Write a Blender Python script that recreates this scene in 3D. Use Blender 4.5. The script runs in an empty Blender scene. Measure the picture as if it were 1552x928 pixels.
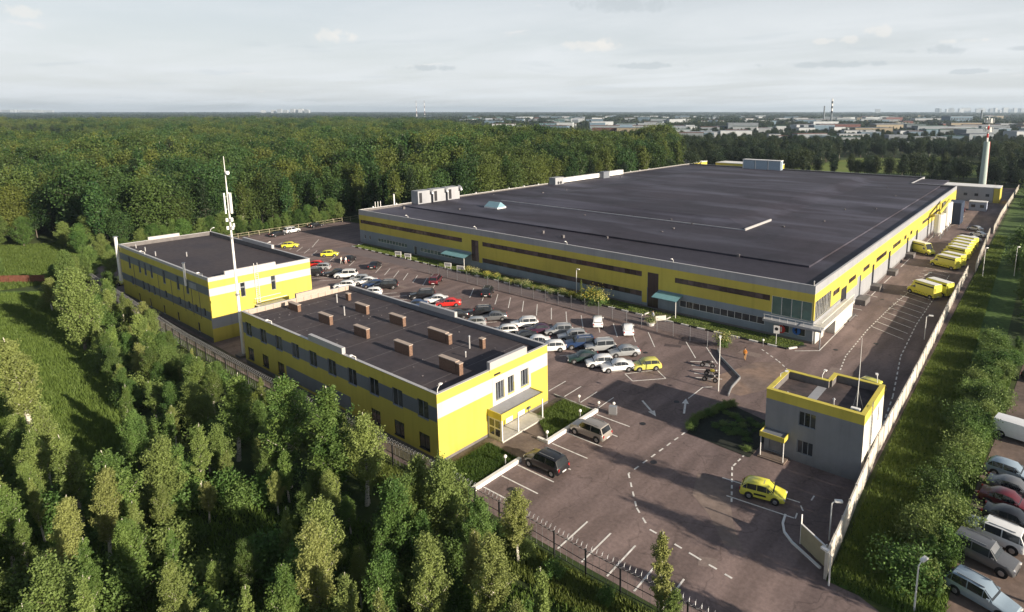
import bpy, bmesh, math, random
import numpy as np
from mathutils import Vector, Matrix, noise as mnoise
SC = bpy.context.scene
R = math.radians

# ------------------------------------------------------------------ camera
cam_d = bpy.data.cameras.new("camera")
cam = bpy.data.objects.new("camera", cam_d)
SC.collection.objects.link(cam)
cam.location = (0, 0, 34)
cam.rotation_euler = (R(90 - 9.86), 0, R(37.06))
cam_d.sensor_width = 36
cam_d.lens = 926.3 / 1552 * 36
cam_d.shift_x = (776 - 900) / 1552
cam_d.shift_y = (330 - 464) / 1552
cam_d.clip_start = 1
cam_d.clip_end = 60000
SC.camera = cam

# ------------------------------------------------------------------ world and sun
SUN_EL = 17.5
SHADOW_DIR = 183.0                      # shadows fall towards -x
sun_az = R(SHADOW_DIR - 180)            # the sun stands in the direction (cos, sin)
W = bpy.data.worlds.new("World")
SC.world = W
W.use_nodes = True
nt = W.node_tree
nt.nodes.clear()
N = nt.nodes.new
out = N("ShaderNodeOutputWorld")
bg = N("ShaderNodeBackground")
sky = N("ShaderNodeTexSky")
sky.sky_type = 'NISHITA'
sky.sun_disc = False
sky.sun_elevation = R(SUN_EL)
sky.sun_rotation = math.pi / 2 - sun_az
sky.air_density = 1.0
sky.dust_density = 1.6
sky.ozone_density = 1.4
SKY_STRENGTH = 0.05
bg.inputs[1].default_value = 1.0
sc_ = N("ShaderNodeVectorMath"); sc_.operation = 'SCALE'
nt.links.new(sky.outputs[0], sc_.inputs[0]); sc_.inputs[3].default_value = SKY_STRENGTH
tc = N("ShaderNodeTexCoord")
sep = N("ShaderNodeSeparateXYZ"); nt.links.new(tc.outputs['Generated'], sep.inputs[0])
def math_node(op, a, b=None, c=None, clamp=False):
    m = N("ShaderNodeMath"); m.operation = op; m.use_clamp = clamp
    for i, v in enumerate((a, b, c)):
        if v is None: continue
        if isinstance(v, (int, float)): m.inputs[i].default_value = v
        else: nt.links.new(v, m.inputs[i])
    return m.outputs[0]
zc = math_node('MAXIMUM', sep.outputs[2], 0.0)
zz = math_node('ADD', zc, 0.05)
px_ = math_node('DIVIDE', sep.outputs[0], zz)
py_ = math_node('DIVIDE', sep.outputs[1], zz)
cmb = N("ShaderNodeCombineXYZ"); nt.links.new(px_, cmb.inputs[0]); nt.links.new(py_, cmb.inputs[1])
def cloud_noise(scale, detail, off, lo, hi):
    mp = N("ShaderNodeMapping"); mp.inputs['Location'].default_value = off
    mp.inputs['Rotation'].default_value = (0, 0, R(37)); mp.inputs['Scale'].default_value = (scale, scale * 1.5, 1)
    nt.links.new(cmb.outputs[0], mp.inputs[0])
    n = N("ShaderNodeTexNoise"); n.inputs['Scale'].default_value = 1; n.inputs['Detail'].default_value = detail
    n.inputs['Roughness'].default_value = 0.55; n.inputs['Distortion'].default_value = 0.4
    nt.links.new(mp.outputs[0], n.inputs['Vector'])
    r = N("ShaderNodeMapRange"); r.interpolation_type = 'SMOOTHSTEP'
    r.inputs[1].default_value = lo; r.inputs[2].default_value = hi
    nt.links.new(n.outputs['Fac'], r.inputs[0])
    return r.outputs[0]
veil = cloud_noise(0.30, 5, (3.1, 1.7, 0), 0.3, 0.7)        # thin high veil
bank = cloud_noise(0.62, 6, (5.3, 9.2, 2), 0.57, 0.72)      # darker flat cloud bases
puff = cloud_noise(1.1, 7, (1.4, 4.9, 5), 0.64, 0.74)       # small bright heaps
# a veil seen at a low angle is thicker: its cover grows as 1 / sin(elevation)
thick = math_node('MULTIPLY', math_node('POWER', math_node('DIVIDE', 0.27, zz), 2.0), -1.0)
cover = math_node('SUBTRACT', 1.0, math_node('POWER', 2.718, thick), clamp=True)
cover = math_node('MULTIPLY', cover, math_node('MULTIPLY_ADD', veil, 0.25, 0.75), clamp=True)
def mixc(f, a, b):
    m = N("ShaderNodeMix"); m.data_type = 'RGBA'
    if isinstance(f, (int, float)): m.inputs[0].default_value = f
    else: nt.links.new(f, m.inputs[0])
    for v, i in ((a, 6), (b, 7)):
        if isinstance(v, tuple): m.inputs[i].default_value = v + (1,)
        else: nt.links.new(v, m.inputs[i])
    return m.outputs[2]
base = mixc(cover, sc_.outputs[0], (0.455, 0.475, 0.490))
base = mixc(math_node('MULTIPLY', bank, 0.30), base, (0.31, 0.345, 0.375))
base = mixc(math_node('MULTIPLY', puff, 0.5), base, (0.50, 0.485, 0.475))
# single clouds low over the horizon: kind, azimuth, elevation, half width, half height (radians)
CLOUDS = [
('p', 2.613, 0.1067, 0.0328, 0.0129),
('p', 2.599, 0.1128, 0.0147, 0.0120),
('p', 2.221, 0.1026, 0.0518, 0.0086),
('p', 2.202, 0.1075, 0.0238, 0.0086),
('p', 1.793, 0.1125, 0.0230, 0.0108),
('p', 1.877, 0.1023, 0.0209, 0.0051),
('p', 1.830, 0.1033, 0.0128, 0.0060),
('d', 1.861, 0.0687, 0.1036, 0.0050),
('d', 1.721, 0.0841, 0.0428, 0.0085),
('d', 2.479, 0.0659, 0.0622, 0.0052),
('d', 2.129, 0.0710, 0.0857, 0.0054),
('d', 2.161, 0.1622, 0.0861, 0.0129),
('d', 1.670, 0.0539, 0.0620, 0.0037),
('p', 2.950, 0.1161, 0.0229, 0.0094),
('d', 1.628, 0.0812, 0.0219, 0.0036),
('p', 1.689, 0.0947, 0.0316, 0.0037),
]
az_ = math_node('ARCTAN2', sep.outputs[1], sep.outputs[0]); el_ = math_node('ARCSINE', sep.outputs[2])
wob = N("ShaderNodeTexNoise"); wob.inputs['Scale'].default_value = 34; wob.inputs['Detail'].default_value = 6; wob.inputs['Roughness'].default_value = 0.6
nt.links.new(tc.outputs['Generated'], wob.inputs['Vector'])
for kind_, a_, e_, w_, h_ in CLOUDS:
    da = math_node('DIVIDE', math_node('SUBTRACT', az_, a_), w_); de = math_node('DIVIDE', math_node('SUBTRACT', el_, e_), h_)
    q = math_node('ADD', math_node('MULTIPLY', da, da), math_node('MULTIPLY', de, de))
    m_ = math_node('SUBTRACT', math_node('MULTIPLY_ADD', wob.outputs['Fac'], 5.5, -1.85), q, clamp=True)
    sm = N("ShaderNodeMapRange"); sm.interpolation_type = 'SMOOTHSTEP'; nt.links.new(m_, sm.inputs[0]); sm.inputs[2].default_value = 0.9
    base = mixc(math_node('MULTIPLY', sm.outputs[0], 0.42 if kind_ == 'p' else 0.6), base, (0.53, 0.505, 0.47) if kind_ == 'p' else (0.305, 0.335, 0.355))
nt.links.new(base, bg.inputs[0])
nt.links.new(bg.outputs[0], out.inputs[0])

sun_d = bpy.data.lights.new("sun", 'SUN')
sun_d.energy = 5.0
sun_d.angle = R(0.5)
sun_d.color = (1.0, 0.87, 0.70)
sun = bpy.data.objects.new("sun", sun_d)
SC.collection.objects.link(sun)
d = Vector((math.cos(sun_az) * math.cos(R(SUN_EL)), math.sin(sun_az) * math.cos(R(SUN_EL)), math.sin(R(SUN_EL))))
sun.rotation_euler = d.to_track_quat('Z', 'Y').to_euler()
sun.location = (60, 0, 60)

SC.view_settings.view_transform = 'Standard'
SC.view_settings.look = 'None'
SC.view_settings.gamma = 1
SC.view_settings.use_curve_mapping = False
SC.view_settings.exposure = 0.9
SC.cycles.max_bounces = 6
SC.cycles.diffuse_bounces = 2
SC.cycles.glossy_bounces = 2
SC.cycles.transmission_bounces = 3
SC.cycles.transparent_max_bounces = 6
SC.cycles.volume_bounces = 0
SC.cycles.caustics_reflective = False
SC.cycles.caustics_refractive = False

# ------------------------------------------------------------------ materials
MATS = {}
def mat(name, col, rough=0.8, var=0.15, scale=2.0, bump=0.0, metal=0.0, col2=None, big=None, spec=0.3, coord='world'):
    """procedural surface: base colour, fine noise variation, optional second colour patches, bump"""
    if name in MATS: return MATS[name]
    m = bpy.data.materials.new(name); m.use_nodes = True
    t = m.node_tree; b = t.nodes["Principled BSDF"]
    b.inputs['Roughness'].default_value = rough
    b.inputs['Metallic'].default_value = metal
    b.inputs['Specular IOR Level'].default_value = spec
    if coord == 'world':
        g = t.nodes.new("ShaderNodeNewGeometry"); v = g.outputs['Position']
    else:
        g = t.nodes.new("ShaderNodeTexCoord"); v = g.outputs['Object']
    n = t.nodes.new("ShaderNodeTexNoise"); n.inputs['Scale'].default_value = scale; n.inputs['Detail'].default_value = 6
    n.inputs['Roughness'].default_value = 0.65
    t.links.new(v, n.inputs['Vector'])
    r = t.nodes.new("ShaderNodeMapRange")
    r.inputs[1].default_value = 0.3; r.inputs[2].default_value = 0.7
    r.inputs[3].default_value = 1 - var; r.inputs[4].default_value = 1 + var
    t.links.new(n.outputs['Fac'], r.inputs[0])
    src = None
    if col2 is not None:
        n2 = t.nodes.new("ShaderNodeTexNoise"); n2.inputs['Scale'].default_value = big or scale * 0.15
        n2.inputs['Detail'].default_value = 5; n2.inputs['Distortion'].default_value = 0.6
        t.links.new(v, n2.inputs['Vector'])
        r2 = t.nodes.new("ShaderNodeMapRange"); r2.inputs[1].default_value = 0.38; r2.inputs[2].default_value = 0.62
        t.links.new(n2.outputs['Fac'], r2.inputs[0])
        mx = t.nodes.new("ShaderNodeMix"); mx.data_type = 'RGBA'
        mx.inputs[6].default_value = tuple(col) + (1,); mx.inputs[7].default_value = tuple(col2) + (1,)
        t.links.new(r2.outputs[0], mx.inputs[0]); src = mx.outputs[2]
    vm = t.nodes.new("ShaderNodeVectorMath"); vm.operation = 'SCALE'
    if src is None: vm.inputs[0].default_value = col
    else: t.links.new(src, vm.inputs[0])
    t.links.new(r.outputs[0], vm.inputs[3])
    t.links.new(vm.outputs[0], b.inputs['Base Color'])
    if name in ('yellow_cladding', 'grey_cladding', 'blue_grey_cladding', 'white_cladding', 'cream_wall', 'front_grey', 'gatehouse_grey', 'fence_concrete'):
        # rain streaks run down the wall; dirt splashed up from the ground
        mp = t.nodes.new("ShaderNodeMapping"); mp.inputs['Scale'].default_value = (1.7, 1.7, .10); t.links.new(v, mp.inputs[0])
        ns = t.nodes.new("ShaderNodeTexNoise"); ns.inputs['Scale'].default_value = 1; ns.inputs['Detail'].default_value = 5; t.links.new(mp.outputs[0], ns.inputs['Vector'])
        rs = t.nodes.new("ShaderNodeMapRange"); rs.inputs[1].default_value = .5; rs.inputs[2].default_value = .75; rs.inputs[3].default_value = 1.0; rs.inputs[4].default_value = .88; t.links.new(ns.outputs['Fac'], rs.inputs[0])
        sz = t.nodes.new("ShaderNodeSeparateXYZ"); t.links.new(v, sz.inputs[0]); za = t.nodes.new("ShaderNodeMath"); za.operation = 'MULTIPLY_ADD'; za.inputs[1].default_value = 1.6; t.links.new(n.outputs['Fac'], za.inputs[0]); t.links.new(sz.outputs[2], za.inputs[2])
        rz = t.nodes.new("ShaderNodeMapRange"); rz.inputs[1].default_value = .7; rz.inputs[2].default_value = 2.0; rz.inputs[3].default_value = .72; rz.inputs[4].default_value = 1.0; t.links.new(za.outputs[0], rz.inputs[0])
        mm = t.nodes.new("ShaderNodeMath"); mm.operation = 'MULTIPLY'; t.links.new(rs.outputs[0], mm.inputs[0]); t.links.new(rz.outputs[0], mm.inputs[1])
        vs = t.nodes.new("ShaderNodeVectorMath"); vs.operation = 'SCALE'; t.links.new(vm.outputs[0], vs.inputs[0]); t.links.new(mm.outputs[0], vs.inputs[3]); t.links.new(vs.outputs[0], b.inputs['Base Color'])
    if bump:
        bp = t.nodes.new("ShaderNodeBump"); bp.inputs['Strength'].default_value = bump; bp.inputs['Distance'].default_value = 0.05
        t.links.new(n.outputs['Fac'], bp.inputs['Height']); t.links.new(bp.outputs[0], b.inputs['Normal'])
    MATS[name] = m
    return m

def asphalt_mat():
    m = mat('asphalt', (0.215, 0.160, 0.148), 0.85, 0.20, 3.0, 0.3, 0, (0.160, 0.121, 0.117), 0.05)
    t = m.node_tree; b = t.nodes["Principled BSDF"]
    src = b.inputs['Base Color'].links[0].from_socket
    g = t.nodes.new("ShaderNodeNewGeometry")
    # long wheel-worn streaks, cracks and oil spots
    mp = t.nodes.new("ShaderNodeMapping"); mp.inputs['Scale'].default_value = (0.5, 0.12, 1)
    t.links.new(g.outputs['Position'], mp.inputs[0])
    s = t.nodes.new("ShaderNodeTexNoise"); s.inputs['Scale'].default_value = 1; s.inputs['Detail'].default_value = 7
    t.links.new(mp.outputs[0], s.inputs['Vector'])
    s1 = t.nodes.new("ShaderNodeMapRange"); s1.inputs[1].default_value = .4; s1.inputs[2].default_value = .65; s1.inputs[3].default_value = 0.76; s1.inputs[4].default_value = 1.14
    t.links.new(s.outputs['Fac'], s1.inputs[0])
    vo = t.nodes.new("ShaderNodeTexVoronoi"); vo.feature = 'DISTANCE_TO_EDGE'; vo.inputs['Scale'].default_value = 0.16
    nn = t.nodes.new("ShaderNodeTexNoise"); nn.inputs['Scale'].default_value = 0.5; nn.inputs['Detail'].default_value = 4
    t.links.new(g.outputs['Position'], nn.inputs['Vector'])
    ad = t.nodes.new("ShaderNodeVectorMath"); ad.operation = 'MULTIPLY_ADD'; ad.inputs[1].default_value = (3, 3, 0)
    t.links.new(nn.outputs['Color'], ad.inputs[0]); t.links.new(g.outputs['Position'], ad.inputs[2])
    t.links.new(ad.outputs[0], vo.inputs['Vector'])
    cr = t.nodes.new("ShaderNodeMapRange"); cr.inputs[1].default_value = 0.0; cr.inputs[2].default_value = 0.012; cr.inputs[3].default_value = 0.72; cr.inputs[4].default_value = 1
    t.links.new(vo.outputs['Distance'], cr.inputs[0])
    sp = t.nodes.new("ShaderNodeTexNoise"); sp.inputs['Scale'].default_value = 0.9; sp.inputs['Detail'].default_value = 2
    t.links.new(g.outputs['Position'], sp.inputs['Vector'])
    s2 = t.nodes.new("ShaderNodeMapRange"); s2.inputs[1].default_value = .68; s2.inputs[2].default_value = .76; s2.inputs[3].default_value = 1; s2.inputs[4].default_value = .7
    t.links.new(sp.outputs['Fac'], s2.inputs[0])
    a = t.nodes.new("ShaderNodeMath"); a.operation = 'MULTIPLY'; t.links.new(s1.outputs[0], a.inputs[0]); t.links.new(cr.outputs[0], a.inputs[1])
    c = t.nodes.new("ShaderNodeMath"); c.operation = 'MULTIPLY'; t.links.new(a.outputs[0], c.inputs[0]); t.links.new(s2.outputs[0], c.inputs[1])
    vm = t.nodes.new("ShaderNodeVectorMath"); vm.operation = 'SCALE'
    t.links.new(src, vm.inputs[0]); t.links.new(c.outputs[0], vm.inputs[3]); t.links.new(vm.outputs[0], b.inputs['Base Color'])
    return m
M_ASPH = asphalt_mat()
M_DIRT = mat('packed_dirt', (0.17, 0.125, 0.105), 0.95, 0.25, 1.5, 0.6, 0, (0.10, 0.078, 0.07), 0.12)
M_GRAVEL = mat('gravel', (0.13, 0.105, 0.085), 0.95, 0.35, 5, 0.6, 0, (0.08, 0.075, 0.05), 0.3)
M_PATH = mat('path_slab', (0.20, 0.155, 0.125), 0.9, 0.2, 2.5, 0.3, 0, (0.13, 0.10, 0.085), 0.4)
M_GRASS = mat('grass_ground', (0.045, 0.075, 0.017), 0.95, 0.4, 1.2, 0.8, 0, (0.085, 0.10, 0.024), 0.06)
M_GRASSY = mat('dry_grass', (0.065, 0.115, 0.022), 0.95, 0.4, 1.5, 0.8, 0, (0.05, 0.095, 0.018), 0.12)
M_LAWN = mat('lawn', (0.042, 0.080, 0.016), 0.95, 0.3, 2.5, 0.6, 0, (0.07, 0.085, 0.025), 0.3)
M_YEL = mat('yellow_cladding', (0.56, 0.475, 0.085), 0.6, 0.05, 0.35, 0, 0, (0.50, 0.42, 0.08), 0.08)
M_GREYC = mat('grey_cladding', (0.34, 0.35, 0.37), 0.5, 0.05, 0.5, 0, 0, (0.29, 0.30, 0.33), 0.1)
M_BLUEG = mat('blue_grey_cladding', (0.17, 0.185, 0.21), 0.5, 0.06, 0.5, 0, 0, (0.14, 0.155, 0.185), 0.1)
M_WHITEC = mat('white_cladding', (0.50, 0.47, 0.46), 0.6, 0.05, 0.6)
M_CREAM = mat('cream_wall', (0.62, 0.60, 0.55), 0.7, 0.08, 0.8)
M_PLINTH = mat('plinth', (0.14, 0.13, 0.13), 0.85, 0.2, 1.5, 0.2)
M_ROOF = mat('roof_felt', (0.062, 0.052, 0.056), 0.8, 0.2, 1.2, 0.2, 0, (0.048, 0.042, 0.05), 0.15)
M_COPING = mat('coping_metal', (0.46, 0.45, 0.45), 0.4, 0.06, 1.0, 0, 0.2)
M_SEAM = mat('roof_seam', (0.13, 0.12, 0.125), 0.7, 0.2, 2)
M_BRICK = mat('vent_brick', (0.17, 0.105, 0.075), 0.9, 0.35, 6, 0.4)
M_BCAP = mat('vent_cap', (0.40, 0.33, 0.28), 0.7, 0.1, 3)
M_WHITE = mat('white_paint_metal', (0.75, 0.74, 0.72), 0.45, 0.05, 1)
M_LINE = mat('line_paint', (0.68, 0.66, 0.63), 0.7, 0.28, 2.2)
M_BLACKP = mat('black_paint', (0.02, 0.02, 0.022), 0.7, 0.1, 2)
M_DARKM = mat('dark_metal', (0.035, 0.035, 0.04), 0.5, 0.1, 2, 0, 0.3)
M_GALV = mat('galvanised_steel', (0.42, 0.43, 0.45), 0.4, 0.1, 2, 0, 0.6)
M_FENCE = mat('fence_concrete', (0.60, 0.56, 0.50), 0.85, 0.14, 1.0, 0.2, 0, (0.5, 0.47, 0.42), 0.2)
M_FRAME = mat('window_frame', (0.26, 0.28, 0.31), 0.45, 0.08, 1)
M_RUST = mat('rust_sheet', (0.15, 0.06, 0.04), 0.8, 0.3, 2)
M_BARK = mat('bark', (0.13, 0.11, 0.09), 0.9, 0.3, 3, 0.5)
M_TYRE = mat('tyre_rubber', (0.015, 0.015, 0.016), 0.85, 0.1, 3)
M_RIM = mat('rim_metal', (0.38, 0.38, 0.40), 0.35, 0.05, 3, 0, 0.7)
M_LAMP = mat('headlight_glass', (0.72, 0.72, 0.74), 0.15, 0.05, 3, 0, 0.3, spec=0.6)
M_TAIL = mat('tail_light', (0.35, 0.02, 0.02), 0.3, 0.1, 3)
M_PLATE = mat('plate', (0.7, 0.7, 0.7), 0.5, 0.05, 3)
M_RED = mat('red_plastic', (0.5, 0.04, 0.035), 0.5, 0.1, 3)
M_BLUE = mat('blue_plastic', (0.03, 0.13, 0.45), 0.5, 0.1, 3)
M_TEAL = mat('teal_canopy', (0.16, 0.32, 0.36), 0.35, 0.1, 1)
M_BEIGE = mat('beige_sheet', (0.36, 0.32, 0.22), 0.7, 0.12, 1)
M_DOORW = mat('white_door', (0.70, 0.67, 0.63), 0.5, 0.05, 2)
M_DOORD = mat('dark_door', (0.03, 0.03, 0.035), 0.5, 0.1, 2)

def birch_mat():
    m = mat('birch_bark', (0.52, 0.49, 0.42), 0.8, 0.15, 6, 0.3)
    t = m.node_tree; b = t.nodes["Principled BSDF"]; src = b.inputs['Base Color'].links[0].from_socket
    g = t.nodes.new("ShaderNodeTexCoord"); mp = t.nodes.new("ShaderNodeMapping"); mp.inputs['Scale'].default_value = (3, 3, 9)
    t.links.new(g.outputs['Object'], mp.inputs[0]); n = t.nodes.new("ShaderNodeTexNoise"); n.inputs['Scale'].default_value = 1.2
    t.links.new(mp.outputs[0], n.inputs['Vector'])
    r = t.nodes.new("ShaderNodeMapRange"); r.inputs[1].default_value = .56; r.inputs[2].default_value = .62; t.links.new(n.outputs['Fac'], r.inputs[0])
    mx = t.nodes.new("ShaderNodeMix"); mx.data_type = 'RGBA'; t.links.new(r.outputs[0], mx.inputs[0]); t.links.new(src, mx.inputs[6]); mx.inputs[7].default_value = (.05, .045, .04, 1)
    t.links.new(mx.outputs[2], b.inputs['Base Color'])
    return m
M_BIRCH = birch_mat()

def glass_mat(name, c1, c2, rough=0.12):
    m = bpy.data.materials.new(name); m.use_nodes = True; t = m.node_tree; b = t.nodes["Principled BSDF"]
    oi = t.nodes.new("ShaderNodeObjectInfo")
    mx = t.nodes.new("ShaderNodeMix"); mx.data_type = 'RGBA'; mx.inputs[6].default_value = c1 + (1,); mx.inputs[7].default_value = c2 + (1,)
    p = t.nodes.new("ShaderNodeMath"); p.operation = 'POWER'; p.inputs[1].default_value = 2.0; t.links.new(oi.outputs['Random'], p.inputs[0])
    g = t.nodes.new("ShaderNodeNewGeometry"); n = t.nodes.new("ShaderNodeTexNoise"); n.inputs['Scale'].default_value = 0.9; t.links.new(g.outputs['Position'], n.inputs['Vector'])
    a = t.nodes.new("ShaderNodeMath"); a.operation = 'MULTIPLY'; t.links.new(p.outputs[0], a.inputs[0]); t.links.new(n.outputs['Fac'], a.inputs[1])
    a2 = t.nodes.new("ShaderNodeMath"); a2.operation = 'MULTIPLY'; a2.inputs[1].default_value = 1.8; t.links.new(a.outputs[0], a2.inputs[0]); a2.use_clamp = True
    t.links.new(a2.outputs[0], mx.inputs[0]); t.links.new(mx.outputs[2], b.inputs['Base Color'])
    b.inputs['Roughness'].default_value = rough; b.inputs['Specular IOR Level'].default_value = 0.7
    return m
M_GLASS = glass_mat('window_glass', (0.012, 0.016, 0.022), (0.09, 0.10, 0.115))
M_GLASSR = glass_mat('warehouse_glass', (0.030, 0.018, 0.020), (0.11, 0.08, 0.085), 0.2)
M_GLASSG = glass_mat('green_glass', (0.05, 0.10, 0.095), (0.10, 0.19, 0.17), 0.15)
M_CARGLASS = glass_mat('car_glass', (0.010, 0.012, 0.015), (0.035, 0.04, 0.045), 0.08)

def leaf_mat(name, dark, light, warm, seed=0.0):
    """foliage: every tree has a tint of its own (Object/instance random), every clump too (noise)"""
    m = bpy.data.materials.new(name); m.use_nodes = True; t = m.node_tree
    for n in list(t.nodes): t.nodes.remove(n)
    o = t.nodes.new("ShaderNodeOutputMaterial")
    oi = t.nodes.new("ShaderNodeObjectInfo"); g = t.nodes.new("ShaderNodeNewGeometry")
    n = t.nodes.new("ShaderNodeTexNoise"); n.inputs['Scale'].default_value = 0.55; n.inputs['Detail'].default_value = 3
    t.links.new(g.outputs['Position'], n.inputs['Vector'])
    r = t.nodes.new("ShaderNodeMapRange"); r.inputs[1].default_value = .32; r.inputs[2].default_value = .68; t.links.new(n.outputs['Fac'], r.inputs[0])
    m1 = t.nodes.new("ShaderNodeMix"); m1.data_type = 'RGBA'; m1.inputs[6].default_value = dark + (1,); m1.inputs[7].default_value = light + (1,)
    t.links.new(r.outputs[0], m1.inputs[0])
    m2 = t.nodes.new("ShaderNodeMix"); m2.data_type = 'RGBA'; m2.inputs[7].default_value = warm + (1,)
    pw = t.nodes.new("ShaderNodeMath"); pw.operation = 'POWER'; pw.inputs[1].default_value = 1.6; t.links.new(oi.outputs['Random'], pw.inputs[0])
    pm = t.nodes.new("ShaderNodeMath"); pm.operation = 'MULTIPLY'; pm.inputs[1].default_value = 0.85; t.links.new(pw.outputs[0], pm.inputs[0])
    t.links.new(pm.outputs[0], m2.inputs[0])
    h1 = t.nodes.new("ShaderNodeMath"); h1.operation = 'MULTIPLY'; h1.inputs[1].default_value = 7.31; t.links.new(oi.outputs['Random'], h1.inputs[0])
    h2 = t.nodes.new("ShaderNodeMath"); h2.operation = 'FRACT'; t.links.new(h1.outputs[0], h2.inputs[0])
    h3 = t.nodes.new("ShaderNodeMapRange"); h3.inputs[3].default_value = .62; h3.inputs[4].default_value = 1.22; t.links.new(h2.outputs[0], h3.inputs[0])
    h4 = t.nodes.new("ShaderNodeVectorMath"); h4.operation = 'SCALE'; t.links.new(m1.outputs[2], h4.inputs[0]); t.links.new(h3.outputs[0], h4.inputs[3]); t.links.new(h4.outputs[0], m2.inputs[6])
    df = t.nodes.new("ShaderNodeBsdfPrincipled"); df.inputs['Roughness'].default_value = 0.55; df.inputs['Specular IOR Level'].default_value = 0.25
    tr = t.nodes.new("ShaderNodeBsdfTranslucent"); ms = t.nodes.new("ShaderNodeMixShader"); ms.inputs[0].default_value = 0.32
    t.links.new(m2.outputs[2], df.inputs['Base Color']); t.links.new(m2.outputs[2], tr.inputs[0])
    t.links.new(df.outputs[0], ms.inputs[1]); t.links.new(tr.outputs[0], ms.inputs[2]); t.links.new(ms.outputs[0], o.inputs[0])
    return m
M_LEAF_BIRCH = leaf_mat('birch_leaves', (0.075, 0.150, 0.036), (0.180, 0.265, 0.064), (0.300, 0.310, 0.105))
M_LEAF_FOR = leaf_mat('forest_leaves', (0.020, 0.062, 0.022), (0.060, 0.118, 0.030), (0.140, 0.165, 0.036))
M_LEAF_SHADE = leaf_mat('far_leaves', (0.014, 0.034, 0.020), (0.030, 0.055, 0.026), (0.060, 0.078, 0.030))  # cloud shade over the far woods is put into these darker leaf colours
M_LEAF_CON = leaf_mat('conifer_needles', (0.014, 0.034, 0.014), (0.028, 0.055, 0.020), (0.04, 0.06, 0.02))
M_LEAF_BUSH = leaf_mat('bush_leaves', (0.054, 0.124, 0.030), (0.130, 0.225, 0.055), (0.215, 0.270, 0.080))
M_FLOWER = leaf_mat('yellow_flowers', (0.35, 0.32, 0.05), (0.55, 0.50, 0.10), (0.6, 0.6, 0.35))
M_BLADE = leaf_mat('grass_blades', (0.060, 0.130, 0.024), (0.130, 0.215, 0.042), (0.17, 0.21, 0.05))
M_BLADED = leaf_mat('dry_grass_blades', (0.060, 0.120, 0.022), (0.15, 0.205, 0.045), (0.16, 0.20, 0.045))

PAINTS = {}
def paint(name):
    cols = dict(white=(.78, .79, .80), silver=(.42, .44, .46), grey=(.16, .165, .175), black=(.012, .012, .015), blue=(.02, .045, .12), red=(.55, .025, .02),
                yellow=(.72, .66, .06), lime=(.55, .53, .12), green=(.02, .045, .04), purple=(.05, .02, .045), darkred=(.10, .012, .018), paleblue=(.33, .42, .50), beige=(.36, .33, .30), vanyellow=(.66, .63, .08))
    if name not in PAINTS:
        m = bpy.data.materials.new('car_paint_' + name); m.use_nodes = True; t = m.node_tree; b = t.nodes["Principled BSDF"]
        g = t.nodes.new("ShaderNodeTexCoord"); n = t.nodes.new("ShaderNodeTexNoise"); n.inputs['Scale'].default_value = 2.5; n.inputs['Detail'].default_value = 5
        t.links.new(g.outputs['Object'], n.inputs['Vector'])
        r = t.nodes.new("ShaderNodeMapRange"); r.inputs[3].default_value = .88; r.inputs[4].default_value = 1.06; t.links.new(n.outputs['Fac'], r.inputs[0])
        v = t.nodes.new("ShaderNodeVectorMath"); v.operation = 'SCALE'; v.inputs[0].default_value = cols[name]; t.links.new(r.outputs[0], v.inputs[3])
        t.links.new(v.outputs[0], b.inputs['Base Color'])
        b.inputs['Roughness'].default_value = .35; b.inputs['Coat Weight'].default_value = .6; b.inputs['Coat Roughness'].default_value = .08
        if name in ('silver', 'grey', 'paleblue', 'beige'): b.inputs['Metallic'].default_value = .35
        PAINTS[name] = m
    return PAINTS[name]

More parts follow.
